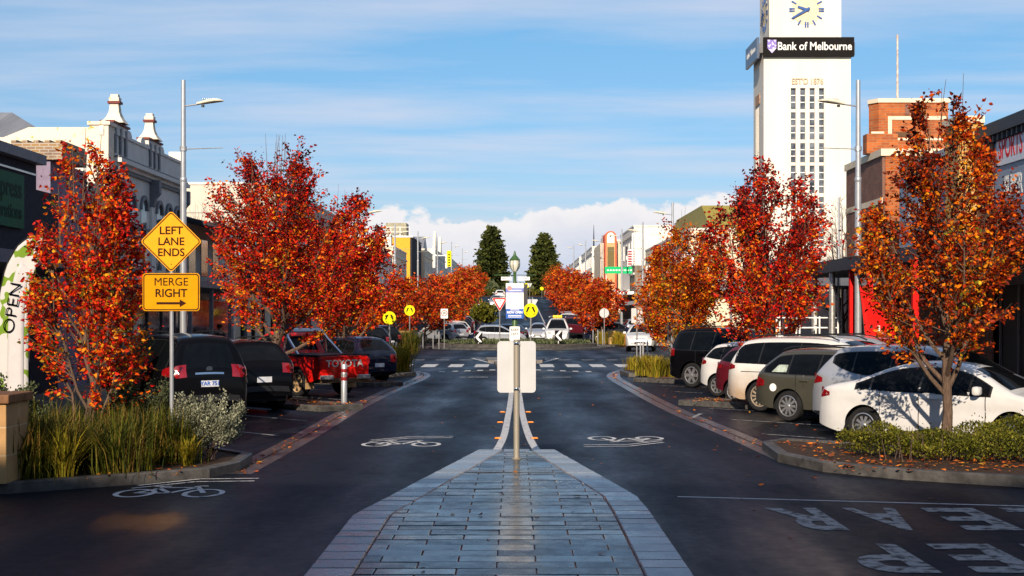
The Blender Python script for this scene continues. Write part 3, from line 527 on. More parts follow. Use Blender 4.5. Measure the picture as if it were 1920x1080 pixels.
def clock(org, rt, parent, r_=1.02):
    rv = Vector(rt); uv = Vector((0,0,1)); nv = rv.cross(uv); og = Vector(org)
    def put(pts, d0, d1, name, m, par):
        q = MB(); n = len(pts); vs = [og+rv*x+uv*y+nv*d0 for x, y in pts]+[og+rv*x+uv*y+nv*d1 for x, y in pts]; q.add([tuple(v) for v in vs], [tuple(range(n-1,-1,-1)), tuple(range(n,2*n))]+[(i,(i+1)%n,n+(i+1)%n,n+i) for i in range(n)]); return q.build(name, m, par, world=True)
    dl = put([(r_*.86*math.cos(k*PI/20), r_*.86*math.sin(k*PI/20)) for k in range(40)], .002, .02, 'clock_dial', K['dial'], parent)
    def barp(a, r0, r1, w0, w1, sh_=0):
        d = Vector((math.sin(a), math.cos(a))); n_ = Vector((d.y,-d.x)); o = n_*sh_; return [tuple(d*r0+n_*w0+o), tuple(d*r1+n_*w1+o), tuple(d*r1-n_*w1+o), tuple(d*r0-n_*w0+o)]
    for k in range(12):
        for s in ((-.07,.07) if k % 3 == 0 else (0,)): put(barp(k*PI/6, r_*.70, r_*1.02, .042, .042, s), .022, .06, 'hour_mark', K['clockblue'], dl)
    put(barp(R(289), -.14, r_*.56, .085, .065), .08, .10, 'hour_hand', K['clockblue'], dl); put(barp(R(240), -.2, r_*.95, .075, .055), .11, .13, 'minute_hand', K['clockblue'], dl)
clock((at(1513,85), TY+.098, zt(18,85)), (1,0,0), t); clock((at(1443,85)-.002, 86.6, zt(18,85)), (0,-1,0), t)
part('side_block', W_, t, (TX1+.01,34,TY+.3,100,0,6.2)); part('ground_awning', K['greytrim'], t, (11,TX0-.05,82,96,3.6,4.3))
shop('low white shop below the clock tower, mostly behind the trees', 1, 13.2, 70, 82, 5.0, K['offwhite'], 0, awn='navy')
t2 = shop('long cream building with an olive hipped roof, right side beyond the tower', 1, 13.0, 106, 142, 8.6, K['cream'], 1); z = gz(106)
q = MB(); q.prism([(110,z+8.7),(116,z+11.2),(134,z+11.2),(140,z+8.7)], 15.2, 27, 'x'); q.build('roof', mat('olive roof sheet',(.30,.25,.055),.6), t2, world=True); bo = part('sign_board', K['white'], t2, (at(1237,110),at(1292,110),105.7,105.9,zt(510,106),zt(477,106))); part('board_frame', K['blue'], bo, (at(1236,110),at(1293,110),105.66,105.699,zt(477,106),zt(475,106)), (at(1235,110),at(1236.5,110),105.66,105.698,zt(512,106),zt(475,106)))
t2 = shop('rough grey stone fronted shop behind the green banner', 1, at(1190,143), 143, 149, 6.1, mat('rough grey stone',(.26,.22,.18),.9,col2=(.12,.10,.085),scale=1.6,stretch=(2,2,.6)), 0)
t2 = shop('white building with a red striped upright sign', 1, 12.6, 151, 170, 10.2, K['offwhite'], 1); z = gz(151)
sg_ = part('striped_sign', K['white'], t2, (12.35,12.5,150.5,150.7,z+6,z+9.5), (at(1176,151),at(1189,151),150.6,150.9,zt(505,151),zt(468,151))); part('red_stripe', mat('dark red stripe',(.30,.02,.05),.6), sg_, *[(at(1177,151),at(1188.5,151),150.55,150.598,zt(471+i*4.6,151)-.14,zt(471+i*4.6,151)+.02) for i in range(8)]); part('blue_emblem', K['navy'], t2, (at(1173,151),at(1176,151),150.5,150.59,zt(480,151),zt(462,151)))
# arched clock building
t = bb('arched_clock_building', 'coral red round topped clock facade beside a cream wing', 'building', 12, 174); z = gz(174)
ax0, ax1 = at(1134,174), at(1156,174); axc, ar = (ax0+ax1)/2, (ax1-ax0)/2; zs = zt(433,174)-ar
q = MB(); q.prism([(ax0,0),(ax1,0)]+[(axc+ar*math.cos(PI*k/14), zs+ar*math.sin(PI*k/14)) for k in range(15)], 174, 182, 'y'); q.build('tower', mat('coral red render',(.62,.13,.07),.8,var=.06), t, world=True)
r2 = ar*.72; q = MB(); q.prism([(axc-r2,0),(axc+r2,0)]+[(axc+r2*math.cos(PI*k/14), zs+r2*math.sin(PI*k/14)) for k in range(15)], 173.85, 173.99, 'y'); q.build('inner_arch', mat('peach render',(.70,.34,.16),.8,var=.06), t, world=True)
q = MB(); q.prism([(axc-.42,zs-.75),(axc+.42,zs-.75)]+[(axc+.42*math.cos(PI*k/10), zs+.1+.42*math.sin(PI*k/10)) for k in range(11)], 173.78, 173.84, 'y'); ck = q.build('clock_face', K['white'], t, world=True); part('clock_hand', K['ink'], ck, (axc-.22,axc+.02,173.74,173.775,zs-.02,zs+.06), (axc-.03,axc+.03,173.73,173.774,zs-.05,zs+.3))
part('tall_window', mat('olive brown glass',(.13,.10,.03),.3), t, (axc-.42,axc+.42,173.79,173.84,zt(512,174),zt(463,174))); part('wing', K['cream'], t, (ax1+.05,26,176,190,0,zt(453,176)), (ax0-.4,ax0-.03,176,190,0,zt(456,176))); part('wing_cap', K['offwhite'], t, (ax1+.05,26,175.9,190,zt(453,176)+.002,zt(453,176)+.25))
shop('cream upper floor facade just left of the arched clock building', 1, 12.3, 192, 222, 9.2, K['cream'], 2); t2 = shop('white far facade with a small spike, right side', 1, 12.2, 226, 262, 8.8, K['offwhite'], 2); MB().tube([(12.6,228,gz(226)+8.9),(12.6,228,gz(226)+12.5)], [.15,.03], 6).build('spire', K['dark'], t2, world=True)
shop('last pale buildings on the right before the pines', 1, 12.0, 266, 330, 7.4, K['offwhite'], 2, deep=24)
t = bb('green_banner', 'bright green fascia sign with a white lettering line on the right, below the arched clock', 'sign', 11, 146); 
part('panel', K['green'], t, (at(1134,146),at(1193,146),145.9,146.1,zt(513,146),zt(500,146))); part('white_line', K['white'], t, *[(at(1138+i*5.4,146),at(1141.4+i*5.4,146),145.86,145.895,zt(508,146),zt(505.5,146)) for i in range(10)]); part('post', K['steel'], t, (at(1136,146),at(1137.5,146),146.11,146.25,gz(146),zt(500,146)), (at(1190,146),at(1191.5,146),146.11,146.25,gz(146),zt(500,146)))
# the block behind the camera that shades the near end of the street
t = bb('corner_building', 'large rendered corner building behind the viewpoint, out of frame, shading the junction', 'building', 0, -22)
part('wall', K['offwhite'], t, (-60,60,-40,-22,0,18.6)); part('roof_parapet', K['offwhite'], t, (-60,60,-22.2,-21.9,18.602,19.5))
# ---------------------------------------------------------------- ground, road, kerbs
mb = MB(); ys = [-40, 0, 20, 40, 60, 80, 100, 112, 140, 180, 220, 262, 300, 420, 800, 2500]
mb.grid([[(x, y, gz(y)) for x in (-1200, -300, -40, -13, -4, 0, 4, 13, 40, 300, 1200)] for y in ys])
struct('road', mb, K['asphalt'])
def ribbon(path, wd, z=.004, name='road_marking', m='paint'):
    b = MB(); n = len(path); L_ = []; R_ = []
    for i, p in enumerate(path):
        a = Vector(path[max(i-1, 0)]).to_2d(); c = Vector(path[min(i+1, n-1)]).to_2d(); d = (c-a).normalized(); nn = Vector((-d.y, d.x))
        q = Vector(p).to_2d(); L_.append(q+nn*wd/2); R_.append(q-nn*wd/2)
    b.grid([[(l.x, l.y, z+gz(l.y)), (r.x, r.y, z+gz(r.y))] for l, r in zip(L_, R_)])
    return b if name is None else struct(name, b, K[m])
def smoothpath(pts, it=2):
    for _ in range(it):
        o = [pts[0]]
        for a, b in zip(pts[:-1], pts[1:]):
            o += [(a[0]*.75+b[0]*.25, a[1]*.75+b[1]*.25), (a[0]*.25+b[0]*.75, a[1]*.25+b[1]*.75)]
        pts = o+[pts[-1]]
    return pts
# dished gutters between the traffic lane and the angled bays
GL = smoothpath([(-4.05, 20.5), (-3.95, 27), (-4.0, 34), (-3.75, 44), (-3.35, 52), (-3.6, 56), (-4.6, 59)])
GR = smoothpath([(4.35, 22.5), (4.2, 27), (3.8, 34), (3.65, 44), (3.55, 52), (3.9, 56), (4.8, 60)])
for g in (GL, GR):
    ribbon(g, .5, .004, 'gutter', 'gutter'); ribbon(g, .03, .008, 'gutter', 'soil')
# pavements with kerb steps
def slab(x0, x1, y0, y1, h=.14, name='pavement', m='concrete'):
    b = MB(); n = max(1, int((y1-y0)/12))
    yy = [y0+(y1-y0)*i/n for i in range(n+1)]
    for a, c in zip(yy[:-1], yy[1:]):
        za, zc_ = gz(a), gz(c)
        b.add([(x0,a,za-.1),(x1,a,za-.1),(x1,c,zc_-.1),(x0,c,zc_-.1),(x0,a,za+h),(x1,a,za+h),(x1,c,zc_+h),(x0,c,zc_+h)],
              [(0,3,2,1),(4,5,6,7),(0,1,5,4),(1,2,6,5),(2,3,7,6),(3,0,4,7)])
    return struct(name, b, K[m])
slab(-40, -9.9, 17, 82); slab(9.9, 40, 17, 82); slab(-40, -9.9, 106, 330); slab(9.9, 40, 106, 330)
def bed(poly, h=.15, kw=.16, rnd=0, name='garden_bed', soil='soil'):
    """kerbed bed: kerb ring with a fill of mulch"""
    if rnd: poly = smoothpath(poly+[poly[0]], rnd)[:-1]
    n = len(poly); ar = sum(poly[i][0]*poly[(i+1)%n][1]-poly[(i+1)%n][0]*poly[i][1] for i in range(n))
    if ar < 0: poly = poly[::-1]
    ins = []
    for i in range(n):
        a, p, c = Vector(poly[i-1]), Vector(poly[i]), Vector(poly[(i+1)%n])
        d1, d2 = (p-a).normalized(), (c-p).normalized(); n1_, n2_ = Vector((-d1.y, d1.x)), Vector((-d2.y, d2.x))
        bi = (n1_+n2_).normalized(); ins.append(p+bi*kw/max(.5, bi.dot(n1_)))
    z = gz(poly[0][1]); k = MB(); vs = []
    for p, q in zip(poly, ins):
        p = Vector(p); e = p+(q-p)*.15
        vs += [(p.x,p.y,z-.05),(p.x,p.y,z+h-.02),(e.x,e.y,z+h),(q.x,q.y,z+h),(q.x,q.y,z-.05)]
    fs = [(i*5+j, ((i+1)%n)*5+j, ((i+1)%n)*5+j+1, i*5+j+1) for i in range(n) for j in range(4)]
    k.add(vs, fs); struct('kerb', k, K['kerb'])
    s_ = MB(); s_.prism([(q.x, q.y) for q in ins], z-.04, z+h-.035, 'z'); struct(name, s_, K[soil])
bed([(-9.9,17.0),(-7.4,17.75),(-6.6,18.2),(-5.2,19.2),(-4.3,20.0),(-4.05,20.9),(-4.1,22.2),(-4.9,23.2),(-9.9,26.5)])
bed([(9.9,17.6),(8.0,18.2),(6.8,18.9),(5.4,19.8),(4.5,20.8),(4.1,22.2),(4.2,24.2),(4.7,24.9),(9.9,20.3)])
# small kerbed tree strips between the bays (slanting with them)
def strip(x, y, ln, wd, sx):
    d = Vector((sx*.70, .70 if sx < 0 else -.70)); n_ = Vector((-d.y, d.x))
    p = Vector((x, y)); bed([tuple(p+n_*wd/2), tuple(p+d*ln+n_*wd/2), tuple(p+d*ln-n_*wd/2), tuple(p-n_*wd/2)], .14, .12)
strip(-4.15, 34.1, 5.5, 1.3, -1); strip(-4.05, 45.6, 5.5, 1.2, -1)
strip(4.6, 36.6, 6, 1.3, 1); strip(4.5, 49.2, 6, 1.3, 1)
# planted kerb build-outs at the zebra crossing
bed([(-3.75,53.6),(-4.0,56.5),(-5.2,60),(-9.8,62),(-9.8,56),(-5.5,52.4),(-4.2,52.4)], .15, .16, 1)
bed([(4.2,52.6),(4.0,55.5),(4.6,59.5),(5.8,62.5),(9.8,64),(9.8,56),(6,52.4)], .15, .16, 1)
bed([(-9.7,72),(-6.2,76),(-5.6,82),(-7.2,88),(-9.7,90)], .15, .16, 1)
bed([(5.7,101.6),(7.6,101.9),(8.4,110),(6.0,110)], .15, .16, 1)
# splitter islands
def isl(poly, name='traffic_island'): b = MB(); b.prism(poly, -.02, .13, 'z'); struct(name, b, K['concrete'], bevel=.02)
isl([(-.75,61.0),(.75,61.0),(1.0,66.8),(-1.0,66.8)])
isl([(-1.3,67.6),(1.3,67.6),(1.5,72.8),(-1.5,72.8)])
# roundabout
N = 40; rc = (0.1, 98.0)
rb = MB(); rb.lathe([(6.3,-.02),(6.3,.10),(5.55,.14),(5.55,.30)], (rc[0], rc[1], 0), N); struct('roundabout_kerb', rb, K['kerb'])
rb = MB(); rb.lathe([(5.5,.1),(5.5,.34),(5.2,.36),(5.2,.28),(.1,.36)], (rc[0], rc[1], 0), N)
o_ = rb.build('roundabout_wall', K['stonewall']); tag(o_, 'low round basalt wall ringing the planted middle of the roundabout', 'wall')
struct('far_roundabout', MB().lathe([(8,-.3),(8,.35),(.1,.8)], (0, 285, gz(285)), 32), K['soil'])
# painted lines
def poly_line(*pts, w_=.1, m='paint', z=.005): return ribbon(list(pts), w_, z, 'road_marking', m)
def rect(x0, x1, y0, y1, z=.005, m='paint_new'):
    b = MB(); b.add([(x0,y0,z),(x1,y0,z),(x1,y1,z),(x0,y1,z)], [(0,1,2,3)]); return struct('road_marking', b, K[m])
for xc in (-5.0, -3.85, -2.66, -1.5): rect(xc-.31, xc+.31, 62.3, 65.9)
for xc in (1.42, 2.6, 3.7, 4.85): rect(xc-.31, xc+.31, 62.3, 65.9)
for s in (-1, 1):
    rect(s*4.9-.3, s*4.9+.3, 72, 72.35); rect(s*3.7-.33, s*3.7+.33, 72, 72.35); rect(s*2.5-.33, s*2.5+.33, 72, 72.35)
    poly_line((s*2.35, 75.5), (s*1.05, 66.9), w_=.16, m='paint_new'); poly_line((s*2.4, 75.2), (s*.9, 75.2), w_=.4, m='paint_new'); poly_line((s*1.95, 72.9), (s*1.5, 72.9), w_=.4, m='paint_new')
    poly_line((s*.75, 58.6), (s*3.3, 56.2), w_=.14)
    for i in range(5): rect(s*(.95+.5*i)-.12, s*(.95+.5*i)+.12, 58.75-.45*i, 59.5-.45*i)
    poly_line((s*1.0, 52.3), (s*2.05, 52.3), w_=.45)
LLn = smoothpath([(-.42,22.75),(-.30,24.2),(-.205,27),(-.17,31),(-.12,38),(-.1,56)], 3)
RLn = smoothpath([(.50,22.75),(.36,24.0),(.26,26.5),(.18,31),(.13,38),(.1,56)], 3)
ribbon(LLn, .135, .005, 'road_marking', 'paint_new'); ribbon(RLn, .135, .005, 'road_marking', 'paint_new')
mk = MB(); mk.prism([(-.07,0),(.07,0),(.045,.022),(-.045,.022)], -.05, .05, 'y'); mkm = mk.mesh('road_stud', K['orange'], bevel=.004)
for x, y in ((-.32,26.4),(.36,26.4),(-.32,30.3),(.33,30.3),(-.30,33.5),(.31,33.5),(-1.05,20.3),(1.02,20.6)):
    o = obj('road_stud', mkm); o.location = (x, y, .003)
    tag(o, 'small orange raised reflector stuck to the road beside the twin white centre lines' if abs(x) < 1 else ('orange raised reflector on the road, '+('left' if x < 0 else 'right')+' edge of the paved island tip'), 'road stud', 'orange studs on the road')
def bikesymbol(cx_, cy_, flip=1):
    b = MB(); z = .005
    def ring(x, rx, ry):
        for k in range(22):
            a, c = 2*PI*k/22, 2*PI*(k+1)/22
            b.add([(x+rx*math.cos(a),ry*math.sin(a),0),(x+rx*math.cos(c),ry*math.sin(c),0),(x+rx*.72*math.cos(c),ry*.82*math.sin(c),0),(x+rx*.72*math.cos(a),ry*.82*math.sin(a),0)], [(0,1,2,3)])
    ring(-.44, .27, .42); ring(.44, .27, .42)
    def bar(x0, y0, x1, y1, w_=.075):
        d = Vector((x1-x0, (y1-y0))).normalized(); n_ = Vector((-d.y, d.x))*w_/2
        b.add([(x0+n_.x,y0+n_.y,.001),(x1+n_.x,y1+n_.y,.001),(x1-n_.x,y1-n_.y,.001),(x0-n_.x,y0-n_.y,.001)], [(0,1,2,3)])
    bar(-.44,0,-.22,.55); bar(-.22,.55,.22,.6); bar(.22,.6,.0,.0); bar(0,0,-.25,.5); bar(0,0,-.44,0); bar(.44,0,.2,.72); bar(.2,.72,.34,.76); bar(-.22,.55,-.25,.7); bar(-.36,.72,-.14,.72)
    for dy in (1.0, 1.32): bar(-.62, dy-.5, .05, dy+.25, .06); bar(.05, dy+.25, .85, dy+.33, .06)
    b.v = [(cx_+flip*x, cy_+flip*y, z+q) for x, y, q in b.v]
    struct('bicycle_marking', b, K['paint_new'])
bikesymbol(-4.45, 18.3); bikesymbol(-2.02, 25.2); bikesymbol(2.05, 26.4, -1)
poly_line((2.05, 17.95), (6.6, 16.95), w_=.07, m='paint_new')
# KEEP CLEAR, painted for the traffic coming towards us, so it reads upside down from here
def roadletters(word, x_first, ytop, hgt, wd, pitch):
    b = MB()
    for i, ch in enumerate(word[::-1]):
        me = text_mesh(ch, 1.0, .028, 0.0)
        xs = [v.co.x for v in me.vertices]; yy = [v.co.y for v in me.vertices]
        x0, x1, y0, y1 = min(xs), max(xs), min(yy), max(yy)
        vs = [(x_first+i*pitch+wd-(v.co.x-x0)/(x1-x0)*wd, ytop-(v.co.y-y0)/(y1-y0)*hgt, .005) for v in me.vertices]
        b.add(vs, [tuple(p.vertices) for p in me.polygons]); bpy.data.meshes.remove(me)
    struct('road_lettering', b, K['paint'])
roadletters('CLEAR', 2.95, 16.9, 1.75, .62, .93); roadletters('KEEP', 3.18, 14.25, 1.6, .62, .93)
for i in range(8):
    y = 27.0+i*3.75
    if y < 50: poly_line((-4.5, y), (-8.9, y+4.4), w_=.08)
for i in range(7):
    y = 27.4+i*3.75
    poly_line((4.75, y), (9.2, y-4.4), w_=.08)
poly_line((3.9, 31.5), (4.3, 33), w_=.1)
# ---------------------------------------------------------------- paved island in the middle
def inside(poly, x, y):
    c = False; n = len(poly)
    for i in range(n):
        (xa, ya), (xb, yb) = poly[i], poly[(i+1)%n]
        if (ya > y) != (yb > y) and x < (xb-xa)*(y-ya)/(yb-ya)+xa: c = not c
    return c
ISL = [(-1.75,-6),(1.48,-6),(1.48,15.6),(1.45,16.9),(.63,22.75),(-.58,22.75),(-1.75,15.3)]
def edge_x(y, s):
    pts = ([(1.48,-6),(1.48,15.6),(1.45,16.9),(.63,22.75)] if s > 0 else [(-1.75,-6),(-1.75,15.3),(-.58,22.75)])
    for (xa, ya), (xb, yb) in zip(pts[:-1], pts[1:]):
        if ya <= y <= yb: return xa+(xb-xa)*(y-ya)/(yb-ya)
    return pts[-1][0]
rng = random.Random(4)
b = MB(); b.prism(ISL, -.05, .125, 'z'); struct('island_base', b, K['kerb'])
pv = MB(); y = 2.0; row = 0; BW = .40; g_ = .008
while y < 22.35:
    y1 = y+.305; h_ = .15
    def xl(yq): return edge_x(yq, -1)+BW+.015
    def xr(yq): return edge_x(yq, 1)-BW-.015
    x = -2.2+(0 if row % 2 else .34); rt = rng.gauss(0,.011)
    while x < 2:
        xa, xb = x+g_/2, x+.68-g_/2; x += .68
        pts = []
        a0, a1 = max(xa, xl(y)), min(xb, xr(y)); c0, c1 = max(xa, xl(y1)), min(xb, xr(y1))
        if a1-a0 < .02 and c1-c0 < .02: continue
        if a1-a0 < .02: a0 = a1 = (a0+a1)/2
        if c1-c0 < .02: c0 = c1 = (c0+c1)/2
        tx, ty, dz_ = rng.gauss(0,.004), rt+rng.gauss(0,.009), rng.gauss(0,.0012)
        def T(px_, py_): return .15+dz_+tx*(px_-(xa+xb)/2)+ty*(py_-(y+y1)/2)
        e = .009
        lo = [(a0,y+g_/2),(a1,y+g_/2),(c1,y1-g_/2),(c0,y1-g_/2)]; m_ = [sum(q[0] for q in lo)/4, sum(q[1] for q in lo)/4]
        hi = [(q[0]+(e if q[0] < m_[0] else -e), q[1]+(e if q[1] < m_[1] else -e)) for q in lo]
        pv.add([(q[0],q[1],.11) for q in lo]+[(q[0],q[1],T(*q)-.004) for q in lo]+[(q[0],q[1],T(*q)) for q in hi],
               [(8,9,10,11)]+[(i,(i+1)%4,4+(i+1)%4,4+i) for i in range(4)]+[(4+i,4+(i+1)%4,8+(i+1)%4,8+i) for i in range(4)])
    y = y1; row += 1
struct('island_paving', pv, K['paver'])
bd = MB()
for s in (-1, 1):
    y = 2.0
    while y < 22.6:
        y1 = min(y+.42, 22.72)
        for brk in (15.3, 15.6, 16.9):
            if y < brk-.1 < y1-.12: y1 = brk; break
        o0, o1 = edge_x(y+.006, s), edge_x(y1-.006, s); i0, i1 = o0-s*BW, o1-s*BW
        t_ = rng.gauss(0,.010); q = [(o0,y+.008),(o1,y1-.008),(i1,y1-.008),(i0,y+.008)]
        if s < 0: q = q[::-1]
        cxm = sum(p[0] for p in q)/4; cym = sum(p[1] for p in q)/4
        hi = [(cxm+(p[0]-cxm)*.94, cym+(p[1]-cym)*.92) for p in q]
        zz = [.15+t_*(p[1]-cym)+rng.gauss(0,.001) for p in q]
        bd.add([(p[0],p[1],.0) for p in q]+[(p[0],p[1],z_-.014) for p, z_ in zip(q, zz)]+[(p[0],p[1],z_) for p, z_ in zip(hi, zz)],
               [(8,9,10,11)]+[(i,(i+1)%4,4+(i+1)%4,4+i) for i in range(4)]+[(4+i,4+(i+1)%4,8+(i+1)%4,8+i) for i in range(4)])
        y = y1
q = [(-.18,22.42),(.23,22.42),(.23,22.74),(-.18,22.74)]
bd.prism(q, 0, .151, 'z'); struct('island_edging', bd, K['border'])

for xx in (-3.1, 0, 3.1):
    for a in range(118, 268, 6):
        if xx or a % 12 == 10: ribbon([(xx, a), (xx, a+6)], .12 if xx else .16, .006, 'road_marking', 'paint_new')
# ---------------------------------------------------------------- vehicles
def paint(name, col, **k):
    k = dict(dict(rough=.28, var=.03, coat=.7), **k); return mat(name, col, **k)
PT = dict(white=paint('white car paint', (.60,.595,.585)), silver=paint('silver car paint', (.36,.38,.42), metal=.35), steel=paint('grey silver paint', (.30,.33,.38), metal=.35),
          black=paint('black car paint', (.003,.003,.004), rough=.12, spec=.1, coat=.12), olive=paint('dark olive paint', (.050,.048,.036)), maroon=paint('dark red paint', (.085,.006,.012)), red=paint('red car paint', (.56,.008,.005), coat=.5, spec=.2),
          navy=paint('dark blue paint', (.008,.011,.028), rough=.15, spec=.3), dirty=dirty_paint('white paint with road dirt', (.64,.63,.60), (.40,.25,.13), .35, 1.0))
WC = {}
def wheel(parent, x, y, r, w_=.21, rimcol='rim', spokes=10, side=1, dirty=False):
    key = (r, w_, rimcol, spokes, side, dirty)
    if key not in WC:
        ri = r*.68
        ty = MB().lathe([(ri*.96,-w_/2*.9),(ri*1.03,-w_/2),(r*.93,-w_/2),(r*.985,-w_/2*.75),(r,-w_/2*.4),(r,w_/2*.4),(r*.985,w_/2*.75),(r*.93,w_/2),(ri*1.03,w_/2),(ri*.96,w_/2*.9)], n=36, ax='y').mesh('wheel', K['tyre'], smooth=True)
        q = MB(); yo = side*w_/2
        q.lathe([(ri*1.0,yo-side*.03),(ri*1.02,yo+side*.004),(ri*.95,yo+side*.008),(ri*.90,yo-side*.012),(ri*.88,yo-side*.05)], n=36, ax='y')
        q.lathe([(ri*.2,yo-side*.04),(ri*.2,yo-side*.005),(ri*.13,yo+side*.004),(.004,yo+side*.004)], n=14, ax='y')
        for k in range(spokes):
            a = 2*PI*k/spokes; ca, sa = math.cos(a), math.sin(a); hw0, hw1 = ri*.085*10/spokes*1.1, ri*.12*10/spokes
            pts = []
            for rr, hw in ((ri*.14,hw0),(ri*.92,hw1)):
                for sg in (-1, 1): pts.append((rr*ca-sg*hw*sa, rr*sa+sg*hw*ca))
            yy0, yy1 = yo-side*.035, yo-side*.006
            q.add([(p[0],yy1,p[1]) for p in (pts[0],pts[1])]+[(p[0],yy1-side*.006,p[1]) for p in (pts[3],pts[2])]+[(p[0],yy0,p[1]) for p in (pts[0],pts[1],pts[3],pts[2])], [(0,1,2,3),(0,4,5,1),(1,5,6,2),(2,6,7,3),(3,7,4,0)])
        WC[key] = (ty, q.mesh('rim', K[rimcol], smooth=True), MB().lathe([(ri*.97,yo-side*.07),(ri*.97,yo-side*.06)], n=24, ax='y').mesh('brake_disc', K['void']))
    ty, rm, bd_ = WC[key]; o = obj('wheel', ty, parent); o.location = (x, y, r); obj('rim', rm, o); obj('brake_disc', bd_, o); return o
K['rimtan'] = mat('dusty tan rim', (.46,.30,.15), .6, .2, .2, 10); K['rimdirt'] = mat('dusty alloy rim', (.40,.32,.23), .5, .4, .2, 10)
class Car:
    def __init__(s, name, label, cat, pm, L, W, outline, xr, xf, r, belt, wr, sill=.24, group=None, corner=.09, plan_r=(.5,.20), plan_f=(.8,.24), it=2, crown=.035, bar=.03):
        s.L, s.W, s.xr, s.xf, s.r, s.wr, s.sill, s.corner, s.pr, s.pf, s.crown, s.bar = L, W, xr, xf, r, wr, sill, corner, plan_r, plan_f, crown, bar
        s.belt = belt; pts = smoothpath(outline, it); s.ox = np.array([p[0] for p in pts]); s.oz = np.array([p[1] for p in pts]); s.zmax = s.oz.max(); s.im = int(s.oz.argmax())
        s.t = thing(name, label, cat, (0,0,0), 0, group); s.off = -L/2; s.pm = pm
        xs = set(np.round(s.ox, 4))
        for xw in (xr, xf):
            for k in range(25): xs.add(round(xw-math.cos(PI*k/24)*r*1.14, 4))
        for x in np.linspace(.1, L-.1, 40): xs.add(round(float(x), 4))
        s.xs = sorted(x for x in xs if 0 <= x <= L)
        xx = [s.xs[0]]
        for x in s.xs[1:]:
            if x-xx[-1] > .0012: xx.append(x)
        s.xs = xx
    def zb(s, x):
        e = min(x, s.L-x); z = s.sill+max(0, .45-e)*.25
        for xw in (s.xr, s.xf):
            d = abs(x-xw); Ra = s.r*1.14
            if d < Ra: z = max(z, s.r+math.sqrt(Ra*Ra-d*d))
        return z
    def ztop(s, x): return float(np.interp(x, s.ox, s.oz))
    def bz(s, x): return s.belt[0]+(s.belt[1]-s.belt[0])*x/s.L
    def hw(s, x, z, zt_=None):
        zt_ = s.ztop(x) if zt_ is None else zt_; W = s.W
        e = x; p = 1-s.pr[1]*max(0, 1-e/s.pr[0])**2.4; e = s.L-x; p *= 1-s.pf[1]*max(0, 1-e/s.pf[0])**2.4
        b = s.bz(x); t = (z-s.sill)/(b-s.sill); w_ = W*p*(1-s.bar*(2*t-1.15)**2)
        w_ -= .020*math.exp(-((t-.60)/.14)**2)*min(1, max(0, (x-.25)/.5), max(0, (s.L-.5-x)/.5)) if 0 < t < 1 else 0   # pressed crease in the flank
        if z > b: w_ -= (W-s.wr)*((z-b)/(s.zmax-b))**1.1
        rr = min(s.corner, .45*max(.02, zt_-s.zb(x))); d = max(0, zt_-z)
        if d < rr: w_ -= rr*(1-math.sqrt(max(0, 1-((rr-d)/rr)**2)))
        return max(.05, w_)
    def body(s, m=None):
        rows = []; nv = 17
        for x in s.xs:
            zt_ = s.ztop(x); z0 = min(s.zb(x), zt_-.02); half = []
            for k in range(nv):
                u = k/(nv-1); q = 1-(1-u)**1.9; z = z0+(zt_-z0)*q; half.append((s.hw(x, z, zt_), z))
            e = half[-1][0]; topp = [(e*v, zt_+s.crown*(1-v*v)) for v in (.86,.6,.3,0)]
            hh = half+topp
            rows.append([(x+s.off, y, z) for y, z in hh]+[(x+s.off, -y, z) for y, z in hh[-2::-1]])
        g = MB().grid(rows); n = len(rows[0])
        b0 = len(g.v)
        g.f.append(tuple(range(n))); g.f.append(tuple((len(rows)-1)*n+i for i in range(n)))
        s.bo = g.build('body', m or s.pm, s.t, smooth=True)
        u = MB().box(s.xr-.5+s.off, s.xf+.5+s.off, -s.W+.24, s.W-.24, s.sill-.04, s.r+.42)
        u.box(.15+s.off, s.L-.2+s.off, -s.W+.3, s.W-.3, s.sill, s.sill+.2); s.un = u.build('underbody', K['void'], s.t); return s
    def wheels(s, rim='rim', spokes=10, w_=.215):
        for x in (s.xr, s.xf):
            for sd_ in (-1, 1): wheel(s.t, x+s.off, sd_*(s.W*.985-w_/2), s.r, w_, rim, spokes, sd_)
        return s
    def side(s, name, x0, x1, zlo, zhi, m, sides=(-1,1), off=.004, n=14, rows=4, parent=None, minh=.025):
        f0 = zlo if callable(zlo) else (lambda x: zlo); f1 = zhi if callable(zhi) else (lambda x: zhi); o = None
        for sd_ in sides:
            R_ = []
            for i in range(n+1):
                x = x0+(x1-x0)*i/n; a, b_ = f0(x), f1(x)
                if b_-a < minh: b_ = a+.002
                R_.append([(x+s.off, sd_*(s.hw(x, a+(b_-a)*j/rows)+off), a+(b_-a)*j/rows) for j in range(rows+1)])
            o = MB().grid(R_).build(name, m, parent or s.t, smooth=True)
        return o
    def strip(s, name, pts, v0, v1, m, off=.005, nv=8, parent=None):
        """patch across the nose, tail, windscreen or roof: pts are (x,z) along the outline"""
        R_ = []
        for i, (x, z) in enumerate(pts):
            a, b_ = pts[max(0, i-1)], pts[min(len(pts)-1, i+1)]; tx, tz = b_[0]-a[0], b_[1]-a[1]; l = math.hypot(tx, tz) or 1; nx, nz = -tz/l, tx/l
            if nz < -.2 or (abs(nz) < .2 and ((nx > 0) != (x > s.L/2))): nx, nz = -nx, -nz
            e = s.hw(x, z, z)
            R_.append([(x+nx*off+s.off, e*v, z+nz*off+s.crown*(1-v*v)) for v in [v0+(v1-v0)*k/nv for k in range(nv+1)]])
        return MB().grid(R_).build(name, m, parent or s.t, smooth=True)
    def rear(s, z0, z1, n=8):
        X, Z = s.ox[:s.im+1], s.oz[:s.im+1]; return [(float(np.interp(z, Z, X)), z) for z in np.linspace(z0, z1, n+1)]
